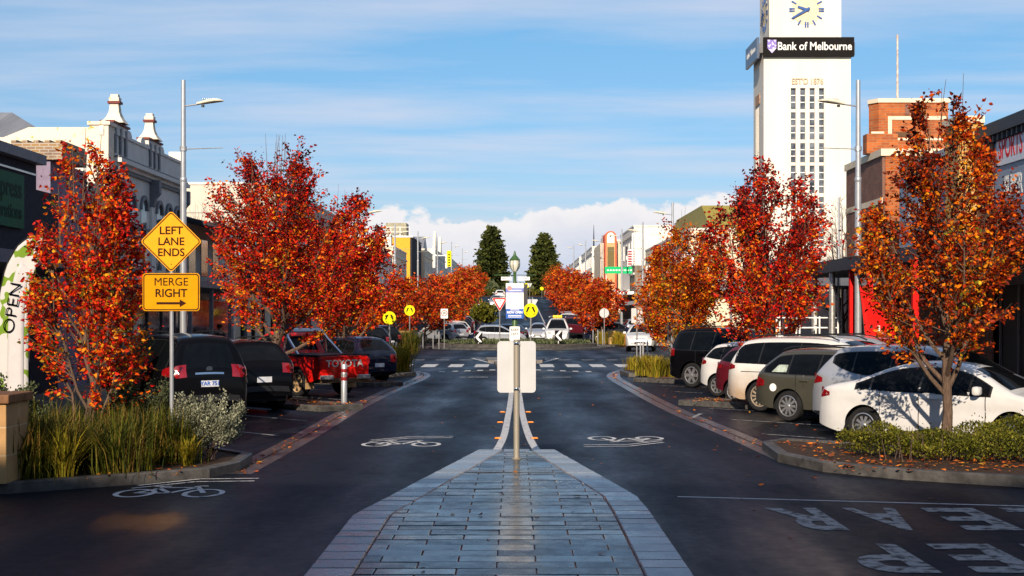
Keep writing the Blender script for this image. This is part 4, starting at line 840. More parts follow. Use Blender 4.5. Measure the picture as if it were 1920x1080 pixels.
    def front(s, z0, z1, n=8):
        X, Z = s.ox[s.im:][::-1], s.oz[s.im:][::-1]; return [(float(np.interp(z, Z, X)), z) for z in np.linspace(z0, z1, n+1)]
    def sideglass(s, cuts, drop=.105, lift=.035, kick=0, m='glass'):
        s.side('window_trim', cuts[0]-.02, cuts[-1]+.02, lambda x: s.bz(x)+lift-.015+(kick*max(0, 1-(x-cuts[0])/.8)**2), lambda x: min(s.ztop(x)-drop+.015, s.zmax-drop+.015), K['black'], off=.002, n=40)
        zl = lambda x: s.bz(x)+lift+(kick*max(0, 1-(x-cuts[0])/.8)**2)
        zh = lambda x: min(s.ztop(x)-drop, s.zmax-drop)
        for a, b_ in zip(cuts[:-1], cuts[1:]): s.side('side_window', a+.02, b_-.02, zl, zh, K[m], n=16, off=.005)
        return s
    def arch_trim(s, m='black', wd=.06):
        for xw in (s.xr, s.xf):
            for sd_ in (-1, 1):
                R_ = []
                for k in range(21):
                    a = PI*k/20; q = []
                    for rr in (s.r*1.135, s.r*1.14+wd):
                        x = xw-math.cos(a)*rr; z = max(s.sill, s.r+math.sin(a)*rr); x = min(max(x, 0.01), s.L-.01); q.append((x+s.off, sd_*(s.hw(x, z)+.006), z))
                    R_.append(q)
                MB().grid(R_).build('arch_trim', K[m], s.t, smooth=True)
        return s
    def mirrors(s, x, z, m=None):
        for sd_ in (-1, 1):
            y = sd_*(s.hw(x, z)+.02); q = MB().box(x+s.off-.06, x+s.off+.06, min(y, y+sd_*.2), max(y, y+sd_*.2), z, z+.15); q.build('mirror', m or s.pm, s.t, smooth=True, bevel=.04)
        return s
    def seams(s, xs_, z0=None):
        for x in xs_:
            zl = s.sill+.05; s.side('door_gap', x, x+.016, zl, s.bz(x)+.02, K['void'], off=.0025, n=1, rows=10)
        return s
    def handles(s, xs_, m=None):
        for x in xs_:
            z = s.bz(x)-.10
            for sd_ in (-1, 1):
                y = sd_*(s.hw(x, z)); MB().box(x+s.off-.1, x+s.off+.1, y-.02, y+.03 if sd_ > 0 else y+.02, z-.012, z+.018).build('door_handle', m or s.pm, s.t, bevel=.008) if sd_ > 0 else MB().box(x+s.off-.1, x+s.off+.1, y-.03, y+.02, z-.012, z+.018).build('door_handle', m or s.pm, s.t, bevel=.008)
        return s
    def tails(s, z0, z1, x1=.35, v=.72, parent=None):
        s.side('tail_lamp', .004, x1, lambda x: z0+.06*x/x1, lambda x: z1-.10*max(0, x/x1-.2), K['lampred'], off=.006, n=8)
        for a, b_ in ((-.99,-v),(v,.99)): s.strip('tail_lamp', s.rear(z0, z1, 5), a, b_, K['lampred'], .008, 4)
        return s
    def heads(s, z0, z1, x1=.55, v=.62):
        s.side('headlamp', s.L-x1, s.L-.01, lambda x: z0+.10*(s.L-x)/x1, lambda x: min(z1+.03, s.ztop(x)-.06), K['headlamp'], off=.006, n=8)
        for a, b_ in ((-.99,-v),(v,.99)): s.strip('headlamp', s.front(z0, z1, 4), a, b_, K['headlamp'], .008, 4)
        return s
    def plate(s, z, txt=None, front=False):
        x = (s.front(z, z+.01, 1)[0][0]+.012) if front else (s.rear(z, z+.01, 1)[0][0]-.012); sg = 1 if front else -1
        p_ = MB().box(x+s.off-.004, x+s.off+.004, -.19, .19, z-.065, z+.065).build('number_plate', K['plate'], s.t)
        if txt: lettering(txt, .115, K['blue'], p_, (x+s.off+sg*.006, 0, z), right=(0,-1*(-sg),0) if front else (0,-1,0), bold=.003)
        return s
    def rails(s, x0, x1, m='black'):
        for sd_ in (-1, 1):
            y = sd_*(s.wr-.13); P_ = [(x0+s.off+(x1-x0)*u, y, s.ztop(x0+(x1-x0)*u)+.035+.035*min(1, min(u,1-u)*12)) for u in [i/12 for i in range(13)]]; MB().tube(P_, .018, 6).build('roof_rail', K[m], s.t, smooth=True)
        return s
    def antenna(s, x):
        z = s.ztop(x)+s.crown; q = MB(); q.prism([(x+s.off-.10,z-.02),(x+s.off+.10,z-.02),(x+s.off-.02,z+.06),(x+s.off-.07,z+.065)], -.02, .02, 'y'); q.build('fin_antenna', s.pm, s.t, bevel=.008); return s
    def at(s, x, y, deg, from_rear=None):
        """(x,y): ground point under the middle of the rear bumper (from_rear=0), rear axle etc."""
        h = R(deg); d = Vector((math.cos(h), math.sin(h)))
        k = s.L/2-(from_rear or 0); s.t.location = (x+d.x*k, y+d.y*k, gz(y)+.006); s.t.rotation_euler = (0, -math.atan((gz(y+2)-gz(y-2))/4)*math.sin(h), h); return s
O_SEDAN = [(0,.36),(0,.50),(.02,.66),(.07,.90),(.13,1.00),(.50,1.075),(.80,1.13),(1.42,1.40),(1.95,1.455),(2.5,1.44),(2.95,1.34),(3.62,.99),(3.8,.95),(4.3,.85),(4.52,.72),(4.62,.52),(4.62,.36)]
O_SUV = [(0,.42),(0,.60),(.015,.85),(.07,1.06),(.20,1.24),(.48,1.56),(.50,1.63),(1.0,1.68),(2.1,1.69),(2.75,1.60),(3.55,1.13),(3.75,1.09),(4.4,.99),(4.62,.82),(4.7,.58),(4.7,.40)]
O_BOX = [(0,.46),(0,.70),(.01,.95),(.05,1.12),(.17,1.55),(.22,1.76),(.40,1.83),(1.1,1.87),(2.3,1.86),(2.85,1.76),(3.45,1.24),(3.65,1.19),(4.45,1.10),(4.7,.95),(4.8,.62),(4.8,.44)]
O_WAG = [(0,.40),(0,.56),(.015,.78),(.06,.98),(.18,1.14),(.52,1.44),(.58,1.50),(1.1,1.55),(2.1,1.54),(2.7,1.44),(3.45,1.02),(3.65,.98),(4.25,.88),(4.5,.72),(4.58,.5),(4.58,.36)]
O_MPV = [(0,.38),(0,.60),(.015,.85),(.05,1.05),(.14,1.26),(.36,1.62),(.42,1.68),(.9,1.745),(2.4,1.755),(3.1,1.66),(4.1,1.12),(4.3,1.08),(4.8,.96),(5.03,.8),(5.1,.55),(5.1,.36)]
O_HAT = [(0,.36),(0,.52),(.02,.76),(.07,.94),(.16,1.08),(.42,1.40),(.48,1.45),(.9,1.51),(1.7,1.51),(2.15,1.42),(2.85,1.00),(3.0,.97),(3.55,.87),(3.8,.72),(3.9,.5),(3.9,.34)]
O_VAN = [(0,.45),(0,.8),(.02,1.3),(.08,1.9),(.14,2.0),(.9,2.04),(2.5,2.02),(3.0,1.92),(3.65,1.28),(3.85,1.22),(4.5,1.12),(4.75,.95),(4.85,.62),(4.85,.42)]
def add_common(c, wins, screen=True, z_rear=None, drop=.105, lift=.035, kick=0, hl=(.62,.80), bumper=True, rv=.86):
    c.body(); c.sideglass(wins, drop, lift, kick)
    if z_rear: c.strip('rear_window', c.rear(*z_rear), -rv, rv, K['glass'], .006)
    b = c.bz(c.L*.75); c.strip('windscreen', c.front(b+.10, c.zmax-.10), -.93, .93, K['glass'], .006)
    c.mirrors(c.xf-.55 if c.L > 4 else c.xf-.5, b+.02); c.heads(*hl)
    if bumper:
        c.strip('grille', c.front(.42, hl[0]-.02, 4), -.55, .55, K['black'], .006); c.plate(.45, None, True)
    return c
# white sedan on the right
c = Car('sedan', 'white sedan parked behind the low hedge, nearest on the right', 'car', PT['white'], 4.62, .89, O_SEDAN, .98, 3.68, .325, (.99,.90), .58, .20)
add_common(c, [.82,1.10,2.02,2.92,3.30], z_rear=(1.16,1.39), drop=.085, lift=.0); c.wheels('rim', 10).seams([1.28,2.02,3.22]).handles([1.42,2.30]).tails(.78,.98,.30,.55).antenna(1.62).plate(.62)
c.side('sill_trim', 1.4, 3.3, .20, .25, K['black'], off=.004); c.at(6.78, 25.95, -42, .98)
# silver SUV
def suv(label, pm, x, y, deg, outline=O_SUV, L=4.7, W=.93, xr=.95, xf=3.65, r=.36, belt=(1.13,1.03), wr=.70, wins=(.42,.95,1.72,2.62,3.1), zr=(1.18,1.53), kick=.12, name='four_wheel_drive', rim='rim', tl=(.92,1.14), trim=True, cat='four wheel drive', spokes=10, fr=0, hl=(.70,.90), group=None, rails_=True, drop=.11, txt=None, corner=.09, plz=.78):
    c = Car(name, label, cat, pm, L, W, outline, xr, xf, r, belt, wr, .27, group, corner)
    add_common(c, list(wins), z_rear=zr, kick=kick, hl=hl, drop=drop); c.wheels(rim, spokes, .23).seams([wins[1]+.2, wins[2], wins[3]+.35]).handles([wins[1]+.42, wins[2]+.35]).tails(tl[0], tl[1], .32).plate(plz, txt)
    if trim:
        c.arch_trim(); c.side('lower_trim', .05, L-.3, lambda x: c.zb(x)+.005, lambda x: max(c.zb(x)+.008, .40), K['black'], off=.005, n=40); c.strip('rear_bumper', c.rear(.47, .60, 3), -.97, .97, K['black'], .012)
    if rails_: c.rails(.6, L*.58)
    c.at(x, y, deg, fr); return c
suv('silver grey four wheel drive parked behind the white sedan, dark lower trim', PT['silver'], 7.12, 28.24, -42, fr=.95, rails_=False, wins=(.50,.95,1.72,2.62,3.1), kick=.20)
# dark olive wagon
c = suv('dark olive wagon with a round white sticker on its rear flank', PT['olive'], 6.45, 31.2, -43, O_WAG, 4.58, .88, .92, 3.56, .33, (1.0,.93), .64, (.30,.90,1.62,2.5,2.95), (1.08,1.42), .02, 'wagon', 'rim', (.70,.96), False, 'station wagon', 10, .92, plz=.62)
q = MB().lathe([(.085,0),(.085,.003)], n=24, ax='y'); y_ = -(c.hw(.55, .72)+.004); q.v = [(x+.55+c.off, y_-y, z+.72) for x, y, z in q.v]; q.build('round_sticker', K['white'], c.t)
y_ = -(c.hw(.6, 1.18)+.007); q = MB(); q.prism([(.50,1.055),(.86,1.055),(.86,1.21),(.63,1.21)], -.003, .003, 'y'); q.v = [(x+c.off, -(c.hw(x, z)+.008)-y, z) for x, y, z in q.v]; q.build('window_blind', mat('pale window blind',(.34,.40,.34),.6,var=.3,scale=12), c.t)
# white people mover, dirty
c = suv('dirty white people mover with tan road grime over its rear wheel', PT['dirty'], 6.45, 34.4, -43, O_MPV, 5.1, .99, 1.02, 4.05, .365, (1.12,1.02), .76, (.30,.98,2.0,3.0,3.55), (1.18,1.58), .0, 'people_mover', 'rimdirt', (.95,1.16), False, 'van', 12, 1.02, drop=.12, corner=.12)
c.side('slide_rail', .5, 2.0, .93, .945, K['black'], off=.004, rows=1, minh=.005); c.antenna(1.0)
suv('dark red car squeezed between the two white cars on the right', PT['maroon'], 5.75, 37.9, -45, O_HAT, 3.9, .85, .7, 3.2, .31, (1.02,.95), .62, (.28,.8,1.5,2.2,2.55), (1.1,1.40), .06, 'hatchback', 'rim', (.86,1.06), False, 'hatchback', 8, rails_=False, plz=.6)
suv('white hatchback showing only its rounded tail beside the black four wheel drive', PT['white'], 5.75, 40.9, -45, O_HAT, 3.9, .86, .7, 3.2, .31, (1.02,.95), .64, (.28,.8,1.5,2.2,2.55), (1.1,1.40), .06, 'hatchback', 'rim', (.86,1.08), False, 'hatchback', 8, rails_=False, plz=.6)
suv('black boxy four wheel drive at the far end of the right bays', PT['black'], 6.2, 45.4, -45, O_BOX, 4.8, .95, 1.0, 3.75, .39, (1.16,1.10), .74, (.25,.95,1.75,2.6,3.05), (1.2,1.72), .0, 'four_wheel_drive', 'rim', (.95,1.28), False, 'four wheel drive', 6, 1.0, hl=(.8,1.0))
suv('silver car roof showing behind the people mover', PT['steel'], 8.6, 41.5, -47, O_SUV, rails_=True, group=None)
# left bays
c = suv('black four wheel drive seen from behind, number plate lit, nearest on the left', PT['black'], -6.35, 29.6, 122, O_BOX, 4.8, .95, 1.0, 3.75, .38, (1.12,1.06), .72, (.25,.95,1.75,2.6,3.05), (1.15,1.66), .0, 'four_wheel_drive', 'rim', (.98,1.24), True, 'four wheel drive', 6, txt='YAR 751', plz=.86)
c.strip('chrome_strip', c.rear(1.02, 1.06, 2), -.45, .45, K['chrome'], .012); q = MB().lathe([(.055,0),(.055,.012)], n=20, ax='x'); q.v = [(c.rear(1.16,1.17,1)[0][0]-.016+c.off+x, y*1.25, z+1.165) for x, y, z in q.v]; q.build('badge_ring', K['chrome'], c.t)
suv('second black four wheel drive, tucked between the nearest one and the red utility', PT['black'], -5.85, 33.2, 128, O_SUV, 4.7, .93, .95, 3.65, .36, (1.13,1.03), .70, (.42,.95,1.72,2.62,3.1), (1.18,1.53), .1, 'four_wheel_drive', 'rim', (.92,1.14), True)
suv('dark grey wagon beyond the red utility, roof racks on', PT['navy'], -4.5, 47.2, 132, O_WAG, 4.58, .89, .92, 3.56, .33, (1.0,.93), .66, (.34,.90,1.62,2.5,2.95), (1.08,1.42), .02, 'wagon', 'rim', (.70,.96), False, 'station wagon', 8, plz=.62)
# red utility with roll bar
O_UTE = [(0,.56),(0,.62),(.0,1.12),(.02,1.14),(1.5,1.14),(2.12,1.13),(2.14,1.16),(2.26,1.68),(2.34,1.76),(2.8,1.80),(3.3,1.74),(3.85,1.20),(4.0,1.14),(4.7,1.05),(4.88,.92),(4.95,.62),(4.95,.5)]
c = Car('utility_truck', 'red utility with silver roll bar and white lettering across its tailgate', 'utility', PT['red'], 4.95, .86, O_UTE, 1.12, 3.98, .385, (1.13,1.08), .66, .42, None, .05, (.25,.05), (.7,.2), 1, .02, .02)
c.body(); c.sideglass([2.42,3.0,3.68], .09, .03); c.strip('rear_window', c.rear(1.26,1.66), -.78, .78, K['glass'], .006); c.strip('windscreen', c.front(1.22,1.70), -.92, .92, K['glass'], .006)
c.wheels('rimtan', 6, .25).mirrors(3.55, 1.15, K['black']).heads(.78,.98).seams([2.34,3.5]).handles([2.5], K['black']); c.arch_trim('black', .03)
tb = MB(); tb.grid([[(x+c.off, y, 1.175+.02*(1-(y/.8)**2)) for y in (-.80,-.4,0,.4,.80)] for x in (.03,.7,1.4,2.1)]); tb.build('tonneau_cover', K['black'], c.t).modifiers.new('thickness','SOLIDIFY').thickness = .03
for sd_ in (-1, 1): MB().box(.0+c.off, 2.14+c.off, sd_*.845-.03, sd_*.845+.03, 1.13, 1.19).build('tub_rail', K['black'], c.t, bevel=.012)
rb_ = MB(); 
for x0, x1 in ((1.98,1.98),(1.98,1.2)):
    for sd_ in (-1, 1): rb_.tube([(x1+c.off, sd_*.74, 1.16),(x0-.02+c.off+(x1-x0)*.16, sd_*.66, 1.62),(x0+c.off, sd_*.60, 1.82)], .042, 10)
rb_.tube([(1.98+c.off, sd_*.6, 1.82) for sd_ in (-1, 1)], .042, 10); rb_.tube([(1.98+c.off,-.62,1.80),(1.98+c.off,-.5,1.86),(1.98+c.off,.5,1.86),(1.98+c.off,.62,1.80)], .042, 10); rb_.build('roll_bar', K['chrome'], c.t, smooth=True)
lettering('TOYOTA', .27, mat('worn white letters',(.55,.50,.47),.6,var=.3,scale=30), c.t, (c.off-.008, 0, .93), right=(0,-1,0), bold=.006, sx=1.12)
for sd_ in (-1, 1):
    MB().box(c.off-.012, c.off+.05, sd_*.80-.055, sd_*.80+.055, .92, 1.08).build('tail_lamp', K['lampred'], c.t, bevel=.008)
    MB().box(.64+c.off, .67+c.off, sd_*.72-.14, sd_*.72+.14, .22, .66).build('mud_flap', K['rimtan'], c.t, bevel=.01)
    MB().box(c.off-.10, c.off+.02, sd_*.62-.2, sd_*.62+.2, .50, .62).build('rear_bumper', K['steel'], c.t, bevel=.02)
MB().box(c.off+.0, c.off+.06, -.80, .80, .40, .60).build('tow_bar', K['wood'], c.t, bevel=.02)
c.at(-4.75, 39.6, 132, 0)
# vehicles on and beyond the roundabout
c = suv('white oncoming four wheel drive with slatted grille, right of the roundabout', PT['white'], at(1200, 88.5), 88.5, -97, L=4.5, W=.93, outline=[(x*4.5/4.7, z) for x, z in O_SUV], xr=.9, xf=3.5, rails_=False, fr=4.5, hl=(.74,.93), trim=True)
for z in (.62,.69,.76): c.strip('grille_bar', c.front(z, z+.025, 1), -.5, .5, K['chrome'], .012)
for v0, v1 in ((-.85,-.6),(.6,.85)): c.strip('fog_lamp', c.front(.46,.56,2), v0, v1, K['headlamp'], .012)
c = suv('silver hatchback crossing the roundabout, red tail lamp to the left', PT['silver'], at(889, 106), 106, 3, O_HAT, 3.9, .86, .68, 3.2, .32, (1.0,.92), .62, (.36,.85,1.5,2.2,2.6), (1.1,1.40), .10, 'hatchback', 'rim', (.86,1.08), False, 'hatchback', 8, rails_=False, plz=.6)
suv('grey car waiting just behind the silver hatchback', PT['navy'], at(985, 112), 110, 160, O_WAG, 4.58, .88, .92, 3.56, .33, (1.0,.93), .64, (.30,.90,1.62,2.5,2.95), (1.08,1.42), .02, 'wagon', 'rim', (.70,.96), False, 'station wagon', 10)
c = suv('white service truck with a yellow roof beacon behind the right chevron board', PT['white'], at(1044, 105), 105, -93, O_VAN, 4.85, .92, 1.0, 3.8, .37, (1.20,1.12), .74, (2.1,2.7,3.0,3.35,3.5), None, 0, 'service_truck', 'rim', (.9,1.1), True, 'truck', 8, rails_=False, fr=4.85, hl=(.80,1.0))
MB().box(2.0+c.off, 2.5+c.off, -.35, .35, 2.07, 2.25).build('beacon', mat('amber beacon',(.85,.55,.01),.4), c.t, bevel=.03); q = MB(); [q.tube([(.3+c.off,y,2.12),(2.9+c.off,y,2.12)], .03, 6) for y in (-.6,.6)]; q.tube([(.6+c.off,-.7,2.14),(2.4+c.off,.1,2.2)], .05, 6); q.build('ladder_rack', K['steel'], c.t)
suv('pale car queued behind the service truck', PT['silver'], at(1008, 116), 116, -93, O_SEDAN, 4.62, .89, .98, 3.68, .325, (.99,.90), .58, (.85,1.25,2.0,2.9,3.3), (1.1,1.36), 0, 'sedan', 'rim', (.7,.9), False, 'car', 10, rails_=False, fr=4.62, hl=(.6,.78))
c = suv('black four wheel drive with white roof pillars side on, right of the roundabout', PT['navy'], at(1096, 113), 113, 8, O_SUV, group=None, rails_=False)
c.side('pale_pillar', .25, .62, lambda x: 1.2, lambda x: min(1.66, c.ztop(x)-.02), PT['white'], off=.008); c.strip('pale_roof', [(x, c.ztop(x)) for x in (.55,.9,1.3,1.8,2.3)], -1, 1, PT['white'], .006)
suv('silver car parked beyond the black and white four wheel drive', PT['steel'], at(1165, 120), 119, 5, O_SUV, rails_=False)
cyc = ['black','silver','white','navy','maroon','steel']
rg = random.Random(77)
base_w = {}
def far_car(label, pm, x, y, deg, g):
    if pm not in base_w:
        base_w[pm] = suv(label, PT[pm], x, y, deg, rails_=False, group=g); return
    b_ = base_w[pm]; o = copy_tree(b_.t); s_ = b_.t; old = (s_.location.copy(), s_.rotation_euler.copy()); b_.t = o; b_.at(x, y, deg); b_.t = s_; tag(o, label, 'four wheel drive', g)
names = dict(black='black', silver='silver', white='white', navy='dark blue', maroon='dark red', steel='grey')
for i, y in enumerate((72,75.7,79.4)): far_car('%s car parked under the russet trees before the sandstone wall' % names[cyc[(i*3)%6]], cyc[(i*3)%6], -6.9-(i%2)*.3, y, 132, 'cars parked left of the roundabout, %s' % names[cyc[(i*3)%6]])
for i, y in enumerate((112,116,120,124,128,133)): far_car('%s car parked at the left kerb behind the 30 sign' % names[cyc[(i+1)%6]], cyc[(i+1)%6], -4.2, y, 132, 'cars parked behind the 30 sign, %s' % names[cyc[(i+1)%6]])
for i, y in enumerate((140,146,152,158,165)): far_car('%s car parked at the left kerb, up the hill' % names[cyc[(i*5)%6]], cyc[(i*5)%6], -4.3, y, 132, 'cars parked up the hill, left, %s' % names[cyc[(i*5)%6]])
for i, y in enumerate((122,126,131,136,142)): far_car('%s car parked at the right kerb below the clustered red trees' % names[cyc[(i*5+4)%6]], cyc[(i*5+4)%6], 4.3, y, -48, 'cars parked up the hill, right, %s' % names[cyc[(i*5+4)%6]])
far_car('small far white car turning by the right pine', 'white', at(1022, 262), 262, 15, None); far_car('small far white car beside the poster, left', 'white', at(938, 246), 246, 95, None); far_car('small far silver car coming down the hill', 'silver', at(932, 200), 200, -92, None)
# ---------------------------------------------------------------- signs, posts and lamps
def rrect(w_, h_, r_, n=5):
    pts = []
    for cx_, cy_, a0 in ((w_/2-r_,h_/2-r_,0),(-w_/2+r_,h_/2-r_,90),(-w_/2+r_,-h_/2+r_,180),(w_/2-r_,-h_/2+r_,270)):
        for k in range(n+1): a = R(a0+90*k/n); pts.append((cx_+r_*math.cos(a), cy_+r_*math.sin(a)))
    return pts
def frame_poly(mb, outer, inner, y0, y1):     # ring between two loops, facing -y
    n = len(outer); vs = [(p[0],y0,p[1]) for p in outer]+[(p[0],y0,p[1]) for p in inner]+[(p[0],y1,p[1]) for p in outer]+[(p[0],y1,p[1]) for p in inner]
    mb.add(vs, [(i,(i+1)%n,n+(i+1)%n,n+i) for i in range(n)]+[(i,2*n+i,2*n+(i+1)%n,(i+1)%n) for i in range(n)]+[(n+i,n+(i+1)%n,3*n+(i+1)%n,3*n+i) for i in range(n)])
def sh(pts, z): return [(x, y+z) for x, y in pts]
def diamond(s, r_=.05):
    q = rrect(s, s, r_); c = math.sqrt(.5); return [((x-y)*c, (x+y)*c) for x, y in q]
# yellow pair of signs on the left
t = thing('merge_sign', 'yellow diamond LEFT LANE ENDS sign over MERGE RIGHT plate on grey post', 'road sign', (at(321, 21.4), 21.4, .1))
MB().tube([(0,.03,0),(0,.03,3.72)], .032, 12).build('post', K['pole'], t, smooth=True)
zd, zp = 3.30, 2.54
d = MB(); d.prism(sh(diamond(.66), zd), -.006, 0, 'y'); p1 = d.build('diamond_plate', K['yellow'], t)
f = MB(); frame_poly(f, sh(diamond(.635,.045), zd), sh(diamond(.605,.035), zd), -.009, -.005); f.build('border_line', K['brownink'], p1)
for i, s in enumerate(('LEFT','LANE','ENDS')): lettering(s, .165, K['brownink'], p1, (0,-.009,zd+.162-.165*i), bold=.0028, depth=.004, sx=1.0+.06*(i == 0))
MB().lathe([(.008,0),(.008,-.012)], (0,-.004,zd-.34), 8, 'y').build('bolt', K['ink'], p1)
d = MB(); d.prism(sh(rrect(.86,.57,.05), zp), -.006, 0, 'y'); p2 = d.build('lower_plate', K['yellow_gloss'], t)
f = MB(); frame_poly(f, sh(rrect(.835,.545,.045), zp), sh(rrect(.805,.515,.035), zp), -.009, -.005); f.build('border_line', K['brownink'], p2)
lettering('MERGE', .17, K['brownink'], p2, (-.0,-.009,zp+.15), bold=0, sx=.98); lettering('RIGHT', .17, K['brownink'], p2, (.0,-.009,zp-.02), bold=.0026, sx=.98)
a = MB(); a.prism([(-.22,zp-.185),(.13,zp-.185),(.13,zp-.225),(.23,zp-.168),(.13,zp-.11),(.13,zp-.151),(-.22,zp-.151)], -.010, -.005, 'y'); a.build('arrow', K['brownink'], p2)
# the blank back of a sign on the island
t = thing('blank_sign', 'blank white sign back on a weathered post at the paved island tip', 'road sign', (.02, 21.2, .15))
MB().tube([(0,0,-.05),(0,0,1.78)], .045, 16).build('post', K['oldpost'], t, smooth=True)
s_ = MB(); s_.prism(sh(rrect(.575,.77,.055), 1.37), .046, .050, 'y'); s_.build('sign_plate', K['alu'], t)
for z in (1.70, 1.02): MB().lathe([(.047,z),(.049,z+.005),(.049,z+.035),(.047,z+.04)], n=16).build('bracket', K['chrome'], t, smooth=True)
MB().lathe([(.075,0),(.075,.012),(.05,.02)], n=16).build('base_flange', K['oldpost'], t)
# street lamps
def make_lamp():
    t = thing('street_lamp', 'x', 'street lamp', (0,0,0)); m_ = K['pole']
    MB().tube([(0,0,0),(0,0,6.4)], [.115,.10], 16).build('pole', m_, t, smooth=True)
    MB().lathe([(.10,6.38),(.112,6.4),(.112,6.5),(.085,6.54)], n=16).build('collar', m_, t, smooth=True)
    MB().tube([(0,0,6.5),(0,0,9.6)], [.085,.07], 16).build('upper_pole', m_, t, smooth=True)
    MB().lathe([(.16,0),(.16,.03),(.12,.05)], n=16).build('base_plate', K['steel'], t)
    MB().tube([(.05,0,8.78),(.5,0,8.84)], .026, 8).build('arm', m_, t, smooth=True)
    h = MB(); secs = []
    for x, wd, z0, z1 in ((.42,.05,8.80,8.90),(.52,.08,8.79,8.93),(.75,.15,8.80,9.0),(1.0,.17,8.84,9.03),(1.2,.12,8.89,8.99),(1.28,.03,8.93,8.96)):
        secs.append([(x, wd*math.cos(2*PI*k/12), (z0+z1)/2+(z1-z0)/2*math.sin(2*PI*k/12)*(1 if math.sin(2*PI*k/12) > 0 else .5)) for k in range(12)])
    h.add([p for s in secs for p in s], [(i*12+k, i*12+(k+1)%12, (i+1)*12+(k+1)%12, (i+1)*12+k) for i in range(5) for k in range(12)]+[tuple(range(11,-1,-1)), tuple(range(60,72))])
    hd = h.build('lamp_head', mat('cream lamp housing', (.62,.58,.46), .5), t, smooth=True)
    g = MB()
    for k in range(9): x = .62+k*.065; g.box(x, x+.014, -.10, .10, 8.98+.02*math.sin((x-.5)*4), 8.998+.02*math.sin((x-.5)*4))
    g.build('cooling_fin', K['steel'], hd); MB().lathe([(.05,8.75),(.05,8.82)], (.62,0,0), 10).build('sensor', K['black'], hd)
    MB().tube([(.09,0,7.42),(1.25,0,7.46)], [.018,.014], 6).build('banner_arm', K['steel'], t, smooth=True)
    MB().lathe([(.115,7.36),(.115,7.5)], n=12).build('clamp', K['steel'], t); return t
lamp = make_lamp()
LL = [(-10.5,45.0,0,'tall grey street lamp behind the yellow signs, nearest on the left'),(10.85,45.0,1,'tall grey street lamp before the white clock tower, nearest on the right'),
      (-10.0,93.0,0,'grey street lamp rising out of the left trees, beside the yellow building'),(10.4,94.0,1,'grey street lamp standing in front of the cream building with the olive roof')]
for y in (123,152,190,232,280): LL.append((-10.4,y,0,'small distant street lamp above the left row of russet trees'))
for y in (117,140,172,212,255): LL.append((10.5,y,1,'small distant street lamp beside the arched clock building and green banner'))
for i, (x, y, fl, lab) in enumerate(LL):
    o = lamp if i == 0 else copy_tree(lamp); o.location = (x, y, gz(y)+.12); o.rotation_euler.z = PI if fl else 0; tag(o, lab, 'street lamp', 'street lamps along the kerbs' if i < 4 else ('far street lamps on the right' if fl else 'far street lamps on the left'))
t = thing('light_pole', 'plain grey pole with a thin cross arm in front of the tower foot', 'pole', (at(1573, 62), 62, .12))
MB().tube([(0,0,0),(0,0,7.3)], [.06,.05], 10).build('pole', K['pole'], t, smooth=True); MB().tube([(.0,0,5.3),(-1.0,0,5.4)], .02, 6).build('arm', K['steel'], t); MB().tube([(.12,0,0),(.12,0,6.9)], .03, 8).build('conduit', K['steel'], t)
# heritage lamp with poster
t = thing('heritage_lamp', 'dark green heritage lamp post with glass lantern and street name blades on the crossing island', 'street lamp', (-.02, 64.6, .1)); G_ = K['lampgreen']
MB().lathe([(.22,0),(.22,.12),(.16,.2),(.15,.9),(.13,1.0),(.12,3.4),(.075,3.5),(.065,4.05),(.09,4.1),(.05,4.16)], n=14).build('post', G_, t, smooth=True)
lt = MB().lathe([(.09,4.16),(.20,4.34),(.23,4.5),(.21,4.66)], n=10).build('lantern_glass', mat('frosted lantern glass', (.62,.60,.52), .3), t, smooth=True)
MB().lathe([(.23,4.66),(.24,4.70),(.14,4.82),(.07,4.9),(.06,4.96),(.02,5.1)], n=10).build('lantern_cap', G_, t, smooth=True)
rb_ = MB()
for k in range(6):
    a = k*PI/3+.2; rb_.tube([(.09*math.cos(a),.09*math.sin(a),4.16),(.21*math.cos(a),.21*math.sin(a),4.34),(.24*math.cos(a),.24*math.sin(a),4.5),(.22*math.cos(a),.22*math.sin(a),4.68)], .014, 4)
rb_.build('lantern_rib', G_, t)
MB().tube([(-.95,0,4.0),(.95,0,4.0)], .018, 6).build('cross_arm', G_, t)
for s in (-1, 1):
    b_ = MB().box(.14 if s > 0 else -.62, .68 if s > 0 else -.14, -.012, .012, 3.76, 3.92).build('name_blade', K['white'], t)
    q = MB(); [q.box((.36 if s > 0 else -.58)+i*.055, (.36 if s > 0 else -.58)+i*.055+.035, -.016, -.012, 3.82, 3.87) for i in range(4)]; q.build('tiny_lettering', K['greytrim'], b_)
t = thing('event_poster', 'white and blue pole poster with NOW OPEN band hanging on the heritage lamp', 'poster', (-.02, 64.35, 2.1))
pp = MB().box(-.40,.40,-.02,.02,.02,1.62).build('panel', K['white'], t)
MB().box(-.40,.40,-.026,-.021,.02,.46).build('lower_band', K['blue'], t); MB().box(-.40,.40,-.026,-.021,1.20,1.40).build('upper_band', mat('poster indigo',(.16,.20,.50),.5), t)
MB().lathe([(.11,-.03),(.11,-.022)], (-.24,0,1.40), 14, 'y').build('round_emblem', mat('poster pink',(.75,.25,.24),.5), t)
lettering('NOW OPEN', .145, K['white'], t, (0,-.028,.30), bold=.006, sx=.88)
q = MB(); [q.box(-.30,.30,-.029,-.0265,z,z+.03) for z in (.08,.15)]; q.box(-.2,.2,-.029,-.0265,.40,.43); q.box(-.28,.3,-.029,-.0265,1.27,1.32); q.build('small_print', K['white'], t)
q = MB()
for x in (-.18,.18):
    for z in (.62,.82,1.05): q.prism([(x-.05,z-.05),(x+.05,z-.04),(x+.02,z+.05)], -.025, -.021, 'y')
q.build('small_picture', mat('poster grey',(.45,.46,.52),.6), t)
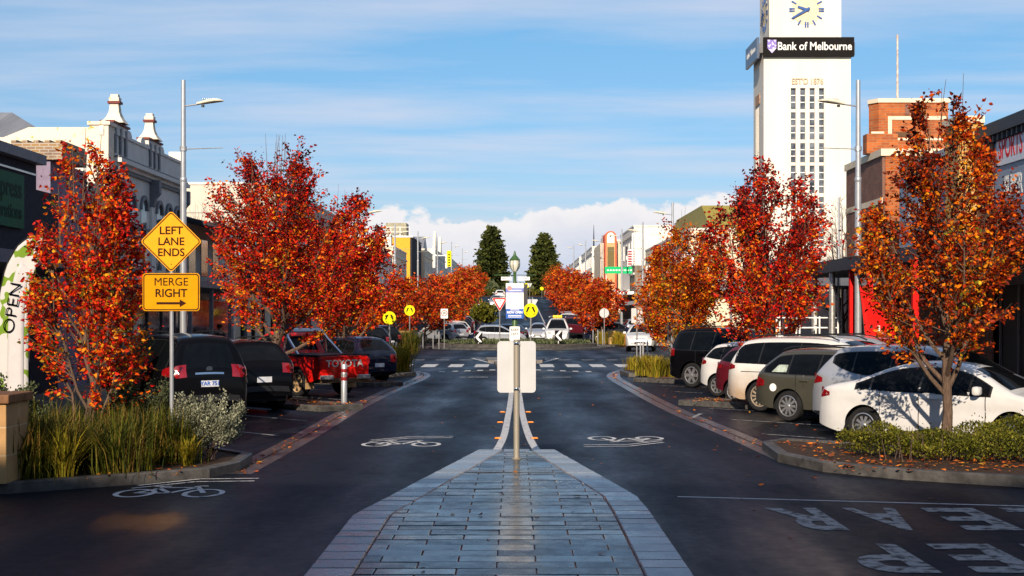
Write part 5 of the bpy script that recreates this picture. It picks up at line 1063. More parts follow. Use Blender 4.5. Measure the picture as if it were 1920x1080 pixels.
MB().box(.42,.58,.05,.09,-.05,1.58).build('side_panel', K['black'], t)
t = thing('keep_left_sign', 'small white KEEP LEFT sign on the island at the zebra crossing', 'road sign', (-.02, 61.3, .1))
MB().tube([(0,.03,0),(0,.03,1.7)], .03, 8).build('post', K['steel'], t, smooth=True)
p_ = MB(); p_.prism(sh(rrect(.44,.62,.04), 1.38), -.004, 0, 'y'); p_ = p_.build('sign_plate', K['white'], t)
lettering('KEEP', .155, K['ink'], p_, (0,-.006,1.54), bold=.002); lettering('LEFT', .155, K['ink'], p_, (0,-.006,1.36), bold=.002)
# round yellow crossing signs
def ped_sign(x, y, zc_, r_, label, base=None, back=False, rz=0):
    t = thing('crossing_sign', label, 'road sign', (x, y, (gz(y)+.1) if base is None else base), rz); z = zc_-t.location.z
    MB().tube([(0,.03,0),(0,.03,z+r_*.8)], .03, 8).build('post', K['steel'], t, smooth=True)
    d_ = MB().lathe([(r_,0),(r_,-.006)], (0,0,z), 32, 'y').build('disc', K['lemon'], t)
    if back: return t
    q = MB()
    for s in (-1, 1):
        q.prism([(s*.12*r_/.3,z+.15*r_/.3-.0),(s*.03*r_/.3,z+.15*r_/.3),(s*.15*r_/.3,z-.10*r_/.3),(s*.20*r_/.3,z-.06*r_/.3)][::1], -.012, -.007, 'y')
        q.prism([(s*.10*r_/.3,z-.155*r_/.3),(s*.21*r_/.3,z-.12*r_/.3),(s*.21*r_/.3,z-.145*r_/.3),(s*.10*r_/.3,z-.18*r_/.3)], -.012, -.007, 'y')
    q.build('walking_legs', K['ink'], d_); return t
ped_sign(at(995, 64.0), 64.0, zt(582, 64), .32, 'round yellow walking legs sign right of the heritage lamp')
ped_sign(at(768, 90), 90, zt(582, 90), .33, 'round yellow walking legs sign before the red trees, left of the roundabout')
ped_sign(at(730, 56.5), 56.5, zt(596, 56.5), .26, 'round yellow walking legs sign half hidden by the red tree')
ped_sign(at(987, 215), 215, zt(536, 215), .40, 'tiny yellow sign far up the road right of the poster', back=True); ped_sign(at(1016, 250), 250, zt(541, 250), .32, 'tiny yellow sign before the far white car', back=True)
# give way at roundabout
def triangle(r_, z, c=.06):
    P_ = [(-r_,z+r_*.58),(0,z-r_*1.15),(r_,z+r_*.58)]; o_ = []
    for i in range(3):
        p, a, b_ = Vector(P_[i]), Vector(P_[i-1]), Vector(P_[(i+1)%3]); o_ += [tuple(p+(a-p).normalized()*c), tuple(p+(b_-p).normalized()*c)]
    return o_
t = thing('give_way_sign', 'red and white triangular roundabout give way sign left of the poster', 'road sign', (at(937, 67.5), 67.5, .1)); z = zt(567, 67.5)-.1
MB().tube([(0,.03,0),(0,.03,z+.1)], .028, 8).build('post', K['steel'], t, smooth=True)
q = MB(); q.prism(triangle(.38, z, .05), -.006, 0, 'y'); pl_ = q.build('sign_plate', K['white'], t)
q = MB(); frame_poly(q, triangle(.36, z, .045), triangle(.245, z+.005, .02), -.010, -.005); q.build('red_border', K['redsign'], pl_)
q = MB()
for k in range(3):
    a0 = k*2.094+.3; pts = [(.085*math.cos(a0+u*.27), z+.03+.085*math.sin(a0+u*.27)) for u in range(6)]+[(.062*math.cos(a0+u*.27), z+.03+.062*math.sin(a0+u*.27)) for u in range(5,-1,-1)]; q.prism(pts, -.011, -.006, 'y')
q.build('arrow_ring', K['ink'], pl_)
def backtri(x, y, zc_, r_, label):
    t = thing('give_way_sign', label, 'road sign', (x, y, gz(y)+.05)); z = zc_-t.location.z
    MB().tube([(0,-.03,0),(0,-.03,z+.2)], .03, 6).build('post', K['steel'], t); q = MB(); q.prism(triangle(r_, z, .06), 0, .006, 'y'); q.build('sign_plate', K['alu'], t)
backtri(at(996, 71), 71, zt(569, 71), .36, 'blank back of a triangular sign just behind the yellow walking legs disc'); backtri(at(993, 205), 205, zt(534, 205), .38, 'small far triangular sign back before the right pine')
t = thing('speed_sign', 'white speed sign reading 30 in a red ring, left of the roundabout', 'road sign', (at(833, 92), 92, .1)); z = zt(588, 92)-.1
MB().tube([(0,.03,0),(0,.03,z+.2)], .03, 8).build('post', K['steel'], t, smooth=True)
q = MB(); q.prism(sh(rrect(.46,.62,.04), z), -.006, 0, 'y'); pl_ = q.build('sign_plate', K['white'], t)
q = MB(); frame_poly(q, [(.20*math.cos(k*PI/14), z+.03+.20*math.sin(k*PI/14)) for k in range(28)], [(.155*math.cos(k*PI/14), z+.03+.155*math.sin(k*PI/14)) for k in range(28)], -.010, -.005); q.build('red_ring', K['redsign'], pl_)
lettering('30', .22, K['ink'], pl_, (0,-.01,z+.03), bold=.006, sx=.85)
t = thing('round_sign', 'white round back of a sign before the black and white car', 'road sign', (at(1133, 101.9), 101.9, .1)); z = zt(587, 101.9)-.1
MB().tube([(0,-.03,0),(0,-.03,z+.3)], .028, 8).build('post', K['steel'], t, smooth=True); MB().lathe([(.34,0),(.34,.006)], (0,0,z), 28, 'y').build('disc', K['alu'], t)
t = thing('blank_plate_sign', 'white rectangular sign back on a post in front of the white car', 'road sign', (at(1194, 57), 57, .1)); z = zt(592, 57)-.1
MB().tube([(0,-.03,0),(0,-.03,z+.3)], .03, 8).build('post', K['steel'], t, smooth=True); q = MB(); q.prism(sh(rrect(.44,.60,.03), z), 0, .006, 'y'); q.build('sign_plate', K['alu'], t)
t = thing('sign_post', 'thin steel post with a small plate at the trunk of the corner orange tree', 'post', (at(1253, 55.5), 55.5, .1)); MB().tube([(0,0,0),(0,0,2.55)], .028, 8).build('post', K['steel'], t, smooth=True); MB().box(-.02,.02,.03,.036,2.2,2.5).build('plate', K['alu'], t)
# chevrons on the roundabout
for i, (px, y, py, lab) in enumerate(((897, 93.5, 633, 'black board with white left chevron before the silver hatchback'), (1047, 93.5, 629, 'black board with white left chevron before the white service truck'))):
    t = thing('chevron_sign', lab, 'road sign', (at(px, y), y, .4)); z = max(.42, zt(py, y)-.4)
    MB().box(-.03,.03,.01,.05,0,z).build('post', K['steel'], t); b_ = MB().box(-.24,.26,-.01,.01,z-.34,z+.34).build('board', K['ink'], t)
    q = MB(); q.prism([(-.2,z),(.08,z+.32),(.24,z+.32),(-.02,z),(.24,z-.32),(.08,z-.32)], -.016, -.011, 'y'); q.build('chevron', K['white'], b_)
# bollards
bol = thing('bollard', 'grey round bollard with two red bands on the leaf strewn strip', 'bollard', (-4.18, 34.75, .13))
MB().lathe([(.075,0),(.075,.94),(.06,.965)], n=18).build('post', K['pole'], bol, smooth=True)
for z in (.56,.76): MB().lathe([(.0765,z),(.0775,z+.005),(.0775,z+.085),(.0765,z+.09)], n=18).build('red_band', K['dullred'], bol, smooth=True)
MB().lathe([(.0765,.655),(.0775,.66),(.0775,.75),(.0765,.755)], n=18).build('reflective_band', K['steel'], bol, smooth=True)
bm_ = MB().lathe([(.035,0),(.035,1.1),(.02,1.13)], n=8).mesh('thin_bollard', K['steel'], smooth=True)
for px, y, lab, g in ((793,93,'thin steel bollard near the 30 sign, left of the roundabout','left thin bollards'),(812,92,'thin steel bollard near the 30 sign, left of the roundabout','left thin bollards'),(823,91,'thin steel bollard near the 30 sign, left of the roundabout','left thin bollards'),(737,56,'short steel post in the golden grass mound','grass posts'),(743,56.5,'short steel post in the golden grass mound','grass posts'),
      (1112,102,'thin steel bollard beside the round white sign','right thin bollards'),(1121,102,'thin steel bollard beside the round white sign','right thin bollards'),(1130,102,'thin steel bollard beside the round white sign','right thin bollards'),(1201,58,'thin steel bollard by the blank white sign in front of the white car','white car bollards'),(1206,58.5,'thin steel bollard by the blank white sign in front of the white car','white car bollards'),(1214,60,'thin steel bollard by the blank white sign in front of the white car','white car bollards')):
    o = obj('thin_bollard', bm_); o.location = (at(px, y), y, .1); tag(o, lab, 'bollard', g)
# traffic signal far left
t = thing('traffic_signal', 'far traffic light showing green among the left trees', 'traffic light', (at(889, 168), 168, gz(168)+.1))
MB().tube([(0,0,0),(0,0,3.6)], .06, 8).build('post', K['steel'], t); MB().box(-.18,.18,-.12,.1,2.7,4.0).build('head', K['black'], t)
MB().lathe([(.16,-.16),(.16,-.13)], (0,0,2.95), 14, 'y').build('green_lamp', mat('lit green lamp', (0,.6,.35), .4, emit=(.05,1,.55,1.6)), t); MB().box(-.1,.1,-.1,.1,4.0,4.5).build('top_cap', K['white'], t)
# feather flags
def flag(label, x, y, h, wd, m, rz, lean):
    t = thing('feather_flag', label, 'flag', (x, y, .14), rz)
    out = []; 
    for i in range(15):
        u = i/14; out.append((lean*u**2+ (0), .35+(h-.35)*u))
    left = [(x_-wd*.5*(1-.35*u_**3), z_) for (x_, z_), u_ in zip(out, [i/14 for i in range(15)])]
    rows = []
    for i in range(15):
        u = i/14; xl = left[i][0]; wv_ = wd*(1-u**5*.85) if u < 1 else .02
        zc_ = .35+(h-.35)*u
        rows.append([(xl+wv_*v/6+lean*.1*u, .05*math.sin(v*.9+u*6)*(v/6), zc_-.28*(v/6)*u**3) for v in range(7)])
    g_ = MB().grid(rows); b_ = MB()
    o = g_.build('banner', m, t, smooth=True); sol = o.modifiers.new('thickness', 'SOLIDIFY'); sol.thickness = .004
    MB().tube([(rows[0][0][0],.0,0)]+[(r_[0][0],.0,r_[0][2]) for r_ in rows]+[(rows[-1][3][0],0,h+.06),(rows[-1][6][0],0,h-.15)], .014, 6).build('pole', K['black'], t, smooth=True)
    MB().lathe([(.25,0),(.25,.03),(.03,.06)], n=14).build('base', K['black'], t); return t, o
K['leafcloth'] = mat('white cloth with green leaves', (.50,.49,.48), .8, col2=(.14,.24,.02), scale=4.2, thr=(.53,.545), detail=1)
K['whitecloth'] = mat('white cloth', (.50,.48,.485), .8, var=.04)
t = thing('feather_flag', 'white OPEN flag with green leaf print at the left edge, behind the stone pillar', 'flag', (-9.13, 25.2, 0))
SPX, SPZ = [-.12,-.10,-.05,0,.11,.31,.48,.76], [.3,1.2,2.2,2.66,3.15,3.51,3.65,3.70]      # the bowed pole
RTX, RTZ = [.50,.50,.49,.49,.53,.65,.74,.82], [.3,1.1,2.0,2.45,2.85,3.15,3.35,3.62]         # the free edge
def spine(u): return (float(np.interp(u*7, range(8), SPX)), float(np.interp(u*7, range(8), SPZ)))
def row(u, n=9):
    x, z = spine(u); x1, z1 = float(np.interp(u*7, range(8), RTX)), float(np.interp(u*7, range(8), RTZ))
    return [(x+(x1-x)*v/(n-1), .03*math.sin(v*.7+u*7)*v/(n-1), z+(z1-z)*v/(n-1)) for v in range(n)]
g_ = MB().grid([row(i/28) for i in range(29)]); o = g_.build('banner', K['leafcloth'], t, smooth=True); o.modifiers.new('thickness','SOLIDIFY').thickness = .004
fw = MB().grid([[tuple(Vector(p)+Vector((0,-.012,0))) for p in row(.04+.62*i/16)[3:8]] for i in range(17)]); fo = fw.build('white_field', K['whitecloth'], t, smooth=True); fo.modifiers.new('thickness','SOLIDIFY').thickness = .003
MB().tube([(spine(0)[0],0,0)]+[(spine(i/22)[0]-.012, 0, spine(i/22)[1]) for i in range(23)], [.018]*10+[.014]*14, 6).build('pole', K['black'], t, smooth=True); MB().lathe([(.25,0),(.25,.03),(.03,.06)], n=14).build('base', K['black'], t)
me = text_mesh('OPEN', .30, -.003, .003, sx=1.2)
for v in me.vertices:
    a = v.co.x; v.co = Vector((.24+.16*a-v.co.y*.95, -.055, 2.42+a*.98+.16*v.co.y))
me.materials.clear(); me.materials.append(K['maroon']); obj('lettering', me, t)
t, o = flag('red feather flag among the red posts behind the orange tree', at(1657, 40.5), 40.5, 3.1, 1.0, K['redpaint'], .2, -.4)
q = MB(); [q.box(-.22+.1*i,-.15+.1*i,-.075,-.07,1.55-.16*i,1.85-.16*i) for i in range(4)]; q.build('white_mark', K['white'], t)
# stone pillar, left edge
t = thing('stone_pillar', 'low sandstone block pillar with brown coping at the left edge', 'pillar', (-6.75, 18.55, .14))
MB().box(-1.5,.26,-.42,.42,0,1.02).build('blockwork', K['sandblock'], t, bevel=.01)
MB().box(-1.55,.31,-.47,.47,1.025,1.14).build('coping', mat('brown coping stone',(.16,.075,.035),.6,var=.3,bump=.2), t, bevel=.015)
# sandstone walls near the roundabout
for x0, x1, y, lab in ((at(722, 88), at(768, 88), 88, 'low sandstone wall left of the roundabout behind the yellow signs'),(at(850, 118), at(872, 118), 118, 'short sandstone pier among dark parked cars behind the 30 sign')):
    t = thing('sandstone_wall', lab, 'wall', (x0, y, gz(y)+.1)); MB().box(0,x1-x0,0,.5,-.2,1.05 if y < 100 else 2.3).build('wall', K['sand'], t, bevel=.02); MB().box(-.05,x1-x0+.05,-.05,.55,1.055 if y < 100 else 2.305,1.2 if y < 100 else 2.42).build('coping', K['sand'], t)
t = thing('sandstone_wall', 'small sandstone pier and orange wall beside the white oncoming car', 'wall', (at(1141, 105), 105, .1)); MB().box(0,.5,0,.4,-.1,1.0).build('pier', K['sand'], t, bevel=.02); MB().box(.5,2.0,.1,.35,-.1,.75).build('wall', mat('orange sandstone',(.55,.22,.05),.8), t)
# white tube rack under the right awning
t = thing('display_rack', 'white tube display rack with orange base under the dark awning', 'rack', (at(1462, 50), 50, .14)); q = MB()
for x in (0,.7,1.4,2.05): q.tube([(x,0,0),(x,0,2.1)], .03, 6); q.tube([(x,.6,0),(x,.6,2.1)], .03, 6)
for z in (.5,.9,1.3,1.7,2.05):
    for y in (0,.6): q.tube([(0,y,z),(2.05,y,z)], .025, 6)
q.build('tube_frame', K['white'], t); MB().box(.1,.65,.05,.5,.5,.75).build('orange_bin', K['orange'], t); MB().box(.75,2.0,.05,.5,.52,.62).build('shelf', K['redpaint'], t)
# person at the left shops
def skin_body(name, verts, edges, rad, m, parent, sub=2):
    me = bpy.data.meshes.new(name); me.from_pydata(verts, edges, []); o = obj(name, me, parent)
    o.modifiers.new('skin', 'SKIN'); s2 = o.modifiers.new('sub', 'SUBSURF'); s2.levels = sub; s2.render_levels = sub
    for i, sv in enumerate(me.skin_vertices[0].data): sv.radius = rad[i] if isinstance(rad[i], tuple) else (rad[i], rad[i]); sv.use_root = i == 0
    me.materials.append(m); return o
t = thing('person', 'person in a dark jacket standing before the pale shopfront, head bowed', 'person', (at(413, 55), 55, .14), R(70))
V_ = [(0,0,.95),(0,0,1.15),(0,.0,1.38),(0,.01,1.50),(0,.03,1.58),(0,.05,1.68),(.17,0,1.40),(.24,.02,1.14),(.2,.2,1.0),(.17,.3,1.02),(-.17,0,1.40),(-.24,.02,1.14),(-.2,.2,1.0),(-.17,.3,1.02),(.09,0,.9),(.1,.02,.5),(.1,0,.08),(.1,.15,.04),(-.09,0,.9),(-.1,.02,.5),(-.1,0,.08),(-.1,.15,.04)]
E_ = [(0,1),(1,2),(2,3),(3,4),(4,5),(2,6),(6,7),(7,8),(8,9),(2,10),(10,11),(11,12),(12,13),(0,14),(14,15),(15,16),(16,17),(0,18),(18,19),(19,20),(20,21)]
RD = [(.15,.11),(.15,.11),(.17,.11),.055,.07,.10,.065,.05,.04,.035,.065,.05,.04,.035,.085,.06,.045,.04,.085,.06,.045,.04]
skin_body('body', V_, E_, RD, K['skin'], t)
skin_body('jacket', [V_[i] for i in (0,1,2,6,7,8,10,11,12)], [(0,1),(1,2),(2,3),(3,4),(4,5),(2,6),(6,7),(7,8)], [(.175,.14),(.175,.135),(.19,.13),.085,.07,.058,.085,.07,.058], K['coat'], t)
skin_body('trousers', [V_[i] for i in (0,14,15,16,18,19,20)], [(0,1),(1,2),(2,3),(0,4),(4,5),(5,6)], [(.165,.13),.10,.075,.062,.10,.075,.062], K['void'], t)
MB().lathe([(.05,1.80),(.10,1.77),(.118,1.70),(.112,1.66)], (0,.03,0), 14).build('hair', K['hair'], t, smooth=True)
# ---------------------------------------------------------------- trees
def leaves_from(P, D, size, rs, droop=.5):
    """P positions, D preferred direction of each leaf; returns folded six-point leaves"""
    n = len(P); a = D+rs.normal(0, .55, (n, 3)); a[:, 2] -= droop*rs.random(n)
    a /= np.linalg.norm(a, axis=1)[:, None]
    t = rs.normal(0, 1, (n, 3)); b_ = np.cross(a, t); b_ /= np.linalg.norm(b_, axis=1)[:, None]; c = np.cross(a, b_)
    s = (size*(.45+1.05*rs.random(n)))[:, None]; f = (.10+.2*rs.random(n))[:, None]; cu = (.25*rs.random(n))[:, None]
    prof = [(0,0,0,0), (.30,.30,1,.0), (.27,.66,1,.4), (0,1.05,0,1.), (-.27,.66,1,.4), (-.30,.30,1,.0)]
    V = np.stack([P+s*(b_*u+a*v+c*(f*q-cu*k)) for u, v, q, k in prof], 1).reshape(-1, 3)
    base = (np.arange(n)*6)[:, None]
    F = np.concatenate([base+np.array([[0,1,2,3]]), base+np.array([[0,3,4,5]])], 1).reshape(-1, 4)
    return V, F
def tree_meshes(seed, H, Wd, zb, nleaf, ls, lm, spread=1.0, nl=13, ntw=300, spikes=14, trunk_r=.085, low=.5, bare=False, tips=.75, taper=1.6):
    rg = random.Random(seed); rs = np.random.RandomState(seed)
    def env(z):
        h = (z-zb)/(H-zb)
        if h <= 0: return .25*Wd/2
        if h >= 1: return .05
        f = low+(1-low)*min(1, h/.33)**.7 if h < .33 else (1-((h-.33)/.67)**taper)*.93+.07
        return Wd/2*f
    wood = MB(); segs = []
    tp = [Vector((0,0,-.1))]; hgt = H*.86
    for i in range(1, 9): tp.append(Vector((rg.gauss(0,.035)*i**.7, rg.gauss(0,.035)*i**.7, hgt*i/8)))
    wood.tube(tp, [trunk_r*(1-.82*i/8)*(1.25 if i == 0 else 1) for i in range(9)], 8)
    for a, c in zip(tp[3:-1], tp[4:]): segs.append((a, c))
    for k in range(nl):
        z0 = zb*.62+(H*.52-zb*.62)*(k/nl)**1.25; azm = k*2.399+rg.uniform(-.3,.3)
        f = z0/hgt*8; i = min(7, int(f)); p0 = tp[i].lerp(tp[i+1], f-i)
        z1 = min(H*.99, z0+(H-z0)*rg.uniform(.5,.98)*(0.62+.38*k/nl)); r1 = env(z1)*rg.uniform(.55,.98)
        path = [p0]
        for j in range(1, 7):
            u = j/6; rr = r1*(1-(1-u)**1.8); z = z0+(z1-z0)*u**1.12
            path.append(Vector((p0.x+math.cos(azm)*rr+rg.gauss(0,.03), p0.y+math.sin(azm)*rr+rg.gauss(0,.03), z)))
        r0 = trunk_r*(.50-.2*k/nl)
        wood.tube(path, [r0*(1-.85*j/6) for j in range(7)], 6)
        for a, c in zip(path[1:-1], path[2:]): segs.append((a, c))
    tw = MB(); P = []; D = []
    wts = [(c-a).length for a, c in segs]
    for k in range(ntw):
        a, c = rg.choices(segs, wts)[0]; p = a.lerp(c, rg.random())
        out = Vector((p.x, p.y, 0)); out = out.normalized() if out.length > .05 else Vector((math.cos(k), math.sin(k), 0))
        azm = math.atan2(out.y, out.x)+rg.gauss(0, .8); d = Vector((math.cos(azm), math.sin(azm), rg.uniform(.2,1.5))).normalized()
        room = max(.12, env(p.z+.2)-math.hypot(p.x, p.y)); ln = min(rg.uniform(.25,.95)*spread, room/max(.25, math.hypot(d.x,d.y))+.08)
        q = p+d*ln*.5+Vector((0,0,.02)); e = p+d*ln+Vector((0,0,.10*ln))
        tw.tube([p,q,e], [.009,.006,.003], 3, False)
        m_ = max(4, int(nleaf/ntw))
        for j in range(m_):
            u = rg.uniform(.15,1.03)**tips; P.append(p.lerp(e, u)); D.append(d)
        if bare:
            for _ in range(3):
                s_ = p.lerp(e, rg.random()); tw.tube([s_, s_+(d+Vector((rg.gauss(0,.5),rg.gauss(0,.5),.4))).normalized()*rg.uniform(.2,.6)], [.005,.002], 3, False)
    for k in range(spikes):
        r_ = Wd*.26*math.sqrt(rg.random()); azm = rg.random()*2*PI; z = H*(1-.32*(r_/(Wd*.26))**1.5)-.35
        p = Vector((r_*math.cos(azm), r_*math.sin(azm), z-.5)); e = p+Vector((rg.gauss(0,.07), rg.gauss(0,.07), rg.uniform(.7,1.35)))
        tw.tube([p,e], [.011,.004], 3, False)
        for j in range(int(nleaf/ntw*.4)): P.append(p.lerp(e, rg.uniform(0,.62))); D.append(Vector((rg.gauss(0,1),rg.gauss(0,1),.3)))
    b_ = len(wood.v); wood.v += tw.v; wood.f += [tuple(i+b_ for i in f) for f in tw.f]
    tm = wood.mesh('trunk', K['bark'] if not bare else K['twig'], smooth=True)
    if bare: return tm, None
    P = np.array(P); D = np.array(D); P = P+rs.normal(0, ls*.75, P.shape); D[:, 2] *= .3
    V, F = leaves_from(P, D, ls, rs); cm = np_mesh('crown', V, F, lm)
    return tm, cm
def tree(meshes, x, y, label, rz=0, s=1.0, sz=None, group=None, name='pear_tree', z=None):
    t = thing(name, label, 'tree', (x, y, (gz(y)+.1) if z is None else z), rz, group); t.scale = (s, s, sz or s)
    obj('trunk', meshes[0], t)
    if meshes[1]: obj('crown', meshes[1], t)
    return t
GT = 'autumn street trees'
tree(tree_meshes(11, 5.25, 1.98, .30, 11500, .062, K['leaf_red'], nl=14, ntw=600, spikes=9, trunk_r=.055, low=.8), -6.55, 21.9, 'slender red autumn tree behind the long grass, nearest on the left', .4, group=GT)
tree(tree_meshes(23, 6.0, 3.05, 1.32, 17500, .062, K['leaf_ora'], nl=17, ntw=760, taper=1.0, spikes=14, trunk_r=.085, low=.6, spread=1.1), 6.86, 22.7, 'orange leaved tree with bare forked trunk in front of the white sedan', 1.2, group=GT)
tree(tree_meshes(31, 6.75, 4.5, 1.8, 30000, .068, K['leaf_red'], nl=19, ntw=950, spikes=30, trunk_r=.10, low=.72, spread=1.25), -6.0, 36.0, 'broad tall red tree rising between the black four wheel drives and the red utility', .3, group=GT)
tree(tree_meshes(47, 6.6, 4.1, 1.3, 19000, .078, K['leaf_red'], nl=16, ntw=760, spikes=20, trunk_r=.09, low=.7, spread=1.2), 6.8, 38.0, 'tall red and orange tree between the street and the white clock tower', 2.0, group=GT)
midA = tree_meshes(53, 6.5, 4.2, 1.2, 16000, .09, K['leaf_red'], nl=14, ntw=520, spikes=18, trunk_r=.09, low=.7, spread=1.2)
midB = tree_meshes(59, 5.9, 3.7, .9, 15000, .09, K['leaf_ora'], nl=14, ntw=500, spikes=14, trunk_r=.085, low=.75, spread=1.2)
tree(midA, -5.75, 48.0, 'red tree directly behind the red utility and its dark neighbour', 1.7, 1.02, group=GT)
tree(midA, -7.6, 60.5, 'darker red tree overhanging the half hidden yellow crossing sign', 3.9, .93, group=GT)
tree(midB, 5.9, 49.5, 'orange tree over the bays behind the black four wheel drive', .6, .98, group=GT)
tree(midB, 6.75, 60.5, 'orange tree in the grassy corner bed behind the blank white sign', 3.0, .80, .92, group=GT)
farA = tree_meshes(61, 5.6, 4.7, 1.0, 3300, .19, K['leaf_far'], nl=10, ntw=210, spikes=10, low=.8, spread=1.4)
farB = tree_meshes(67, 5.2, 4.5, 1.0, 3000, .20, K['leaf_far'], nl=10, ntw=200, spikes=10, low=.8, spread=1.4)
farG = tree_meshes(71, 5.4, 4.2, .8, 2800, .20, K['leaf_fargreen'], nl=10, ntw=200, spikes=6, low=.8, spread=1.4)
fr = random.Random(8); GF = 'autumn trees beyond the roundabout'
LF = [(-8.8,80,farB,.9),(-8.4,97,farA,.95),(-6.6,104,farA,.98),(-6.2,117,farB,1.05),(-6.2,129,farA,1.),(-6.1,141,farB,1.08),(-6.2,153,farA,1.05),(-6.0,166,farB,1.1),(-6.2,180,farA,1.15),(-6.0,195,farA,1.1),(-6.2,212,farG,1.1),(-6.4,230,farG,1.1)]
RF = [(6.8,112,farB,.98),(6.6,123,farA,.98),(6.2,135,farB,1.08),(6.1,147,farA,1.05),(6.0,160,farB,1.1),(6.2,175,farA,1.12),(6.0,192,farA,1.05),(6.4,212,farG,1.1),(6.6,232,farG,1.15)]
for i, (x, y, m_, s) in enumerate(LF):
    tree(m_, x, y, 'russet tree on the left kerb, seen against the yellow building and shopfronts beyond the roundabout' if m_ is not farG else 'greenish turning tree at the far end of the left row, below the pines', fr.random()*6, s, group=GF+(' left, green' if m_ is farG else ' left'))
for i, (x, y, m_, s) in enumerate(RF):
    tree(m_, x, y, 'red orange tree on the right kerb beyond the roundabout, clustered before the arched clock building' if m_ is not farG else 'greenish turning tree at the far end of the right row, below the pines', fr.random()*6, s, group=GF+(' right, green' if m_ is farG else ' right'))
bareT = tree_meshes(83, 7.0, 3.4, 2.0, 0, .1, None, nl=14, ntw=240, spikes=10, bare=True)
tree(bareT, at(368, 62), 62, 'bare leafless tree in front of the big white wall on the left', .5, 1.02, name='bare_tree')
tree(bareT, at(1583, 66), 66, 'bare leafless tree between the clock tower and the brick building', 2.2, 1.12, name='bare_tree')
# two big pines on the rise
def pine_meshes(seed, H, Wd):
    rg = random.Random(seed); rs = np.random.RandomState(seed); wood = MB(); wood.tube([(0,0,-.5),(0,0,H*.5),(0,0,H*.97)], [.45,.28,.05], 8)
    P = []; D = []
    nlay = 17
    for k in range(nlay):
        u = k/(nlay-1); z = 2.0+(H-2.6)*u; rad = Wd/2*((1-u)**.62*.9+.10)*rg.uniform(.88,1.1)*(1 if u > .12 else .85)
        nb = int(15-7*u)
        for j in range(nb):
            a = j*2*PI/nb+k*1.1+rg.uniform(-.2,.2); ln = rad*rg.uniform(.75,1.12)
            e = Vector((math.cos(a)*ln, math.sin(a)*ln, z+ln*.10+rg.gauss(0,.18)))
            wood.tube([(0,0,z-.2), e], [.06,.02], 3, False)
            m_ = int(26+ln*22)
            for q in range(m_):
                t = rg.uniform(.25,1.04); P.append(Vector((0,0,z-.2)).lerp(e, t)+Vector((rg.gauss(0,.22+.18*t),rg.gauss(0,.22+.18*t),rg.gauss(.08,.17)))); D.append(Vector((math.cos(a),math.sin(a),.35)))
    for q in range(260): P.append(Vector((rg.gauss(0,.45),rg.gauss(0,.45),H-.9+rg.uniform(-.8,.9)))); D.append(Vector((rg.gauss(0,.4),rg.gauss(0,.4),1)))
    V, F = leaves_from(np.array(P), np.array(D), .62, rs, .1)
    return wood.mesh('trunk', K['bark']), np_mesh('crown', V, F, K['pine'])
PZ = gz(330)
tree(pine_meshes(5, 16.6, 8.8), at(922, 330), 330, 'dark conical pine at the end of the street, broader and left one of the pair', 0, 1, name='pine_tree')
tree(pine_meshes(6, 14.9, 8.2), at(1020, 330), 330, 'dark conical pine at the end of the street, right one of the pair', 1.3, 1, name='pine_tree')
# ---------------------------------------------------------------- low planting
def blades(n, spots, hmin, hmax, wd, lean, seed, m):
    rg = np.random.RandomState(seed); V = []; 
    idx = rg.randint(0, len(spots), n); S = np.array(spots)[idx]
    a = rg.random(n)*2*PI; r_ = np.abs(rg.normal(0, S[:, 3])); bx_ = S[:, 0]+np.cos(a)*r_; by_ = S[:, 1]+np.sin(a)*r_; bz_ = S[:, 2]
    h = hmin+(hmax-hmin)*rg.random(n); l = lean*rg.random(n)*h; a2 = a+rg.normal(0,.6,n)
    wx, wy = -np.sin(a2)*wd/2, np.cos(a2)*wd/2
    rows = []
    for u, wf in ((0,.8),(.4,1.),(.75,.8),(1,.08)):
        px_ = bx_+np.cos(a2)*l*u**2; py_ = by_+np.sin(a2)*l*u**2; pz_ = bz_+h*(u-.22*(l/h)*u**3)
        rows += [np.stack([px_-wx*wf, py_-wy*wf, pz_], 1), np.stack([px_+wx*wf, py_+wy*wf, pz_], 1)]
    V = np.stack(rows, 1).reshape(-1, 3); base = (np.arange(n)*8)[:, None]
    F = np.concatenate([base+np.array([[0,1,3,2]]), base+np.array([[2,3,5,4]]), base+np.array([[4,5,7,6]])], 1).reshape(-1, 4)
    return np_mesh('blades', V, F, m)
rg = random.Random(3)
sp = []
for k in range(46):
    x = rg.uniform(-9.2,-4.95); lo = 18.35+max(0, (x+6.6))*.62+(.15 if x < -6.6 else .1); y = rg.uniform(lo+.25, 22.6)
    sp.append((x, y, .1, .22))
o = obj('strappy_grass', blades(9500, sp, .25, 1.0, .015, 1.0, 5, K['blade'])); tag(o, 'tall strappy grasses filling the bed on the left corner behind the yellow signs', 'grass', kind='stuff')
tuft = blades(170, [(0,0,0,.07)], .35, .85, .024, .85, 9, K['blade_dry'])
for i, (x, y, lab) in enumerate(((-6.0,18.95,'arching yellow green grass tuft at the front of the left bed'),(-5.15,20.0,'small golden grass tuft beside the foot of the yellow sign post'),(-4.75,20.6,'dry grass tuft between the sign post and the silver bush'))):
    o = obj('grass_tuft', tuft); o.location = (x, y, .11); o.rotation_euler.z = i*2; o.scale = [(.95,)*3,(.5,)*3,(.6,)*3][i]; tag(o, lab, 'grass tuft')
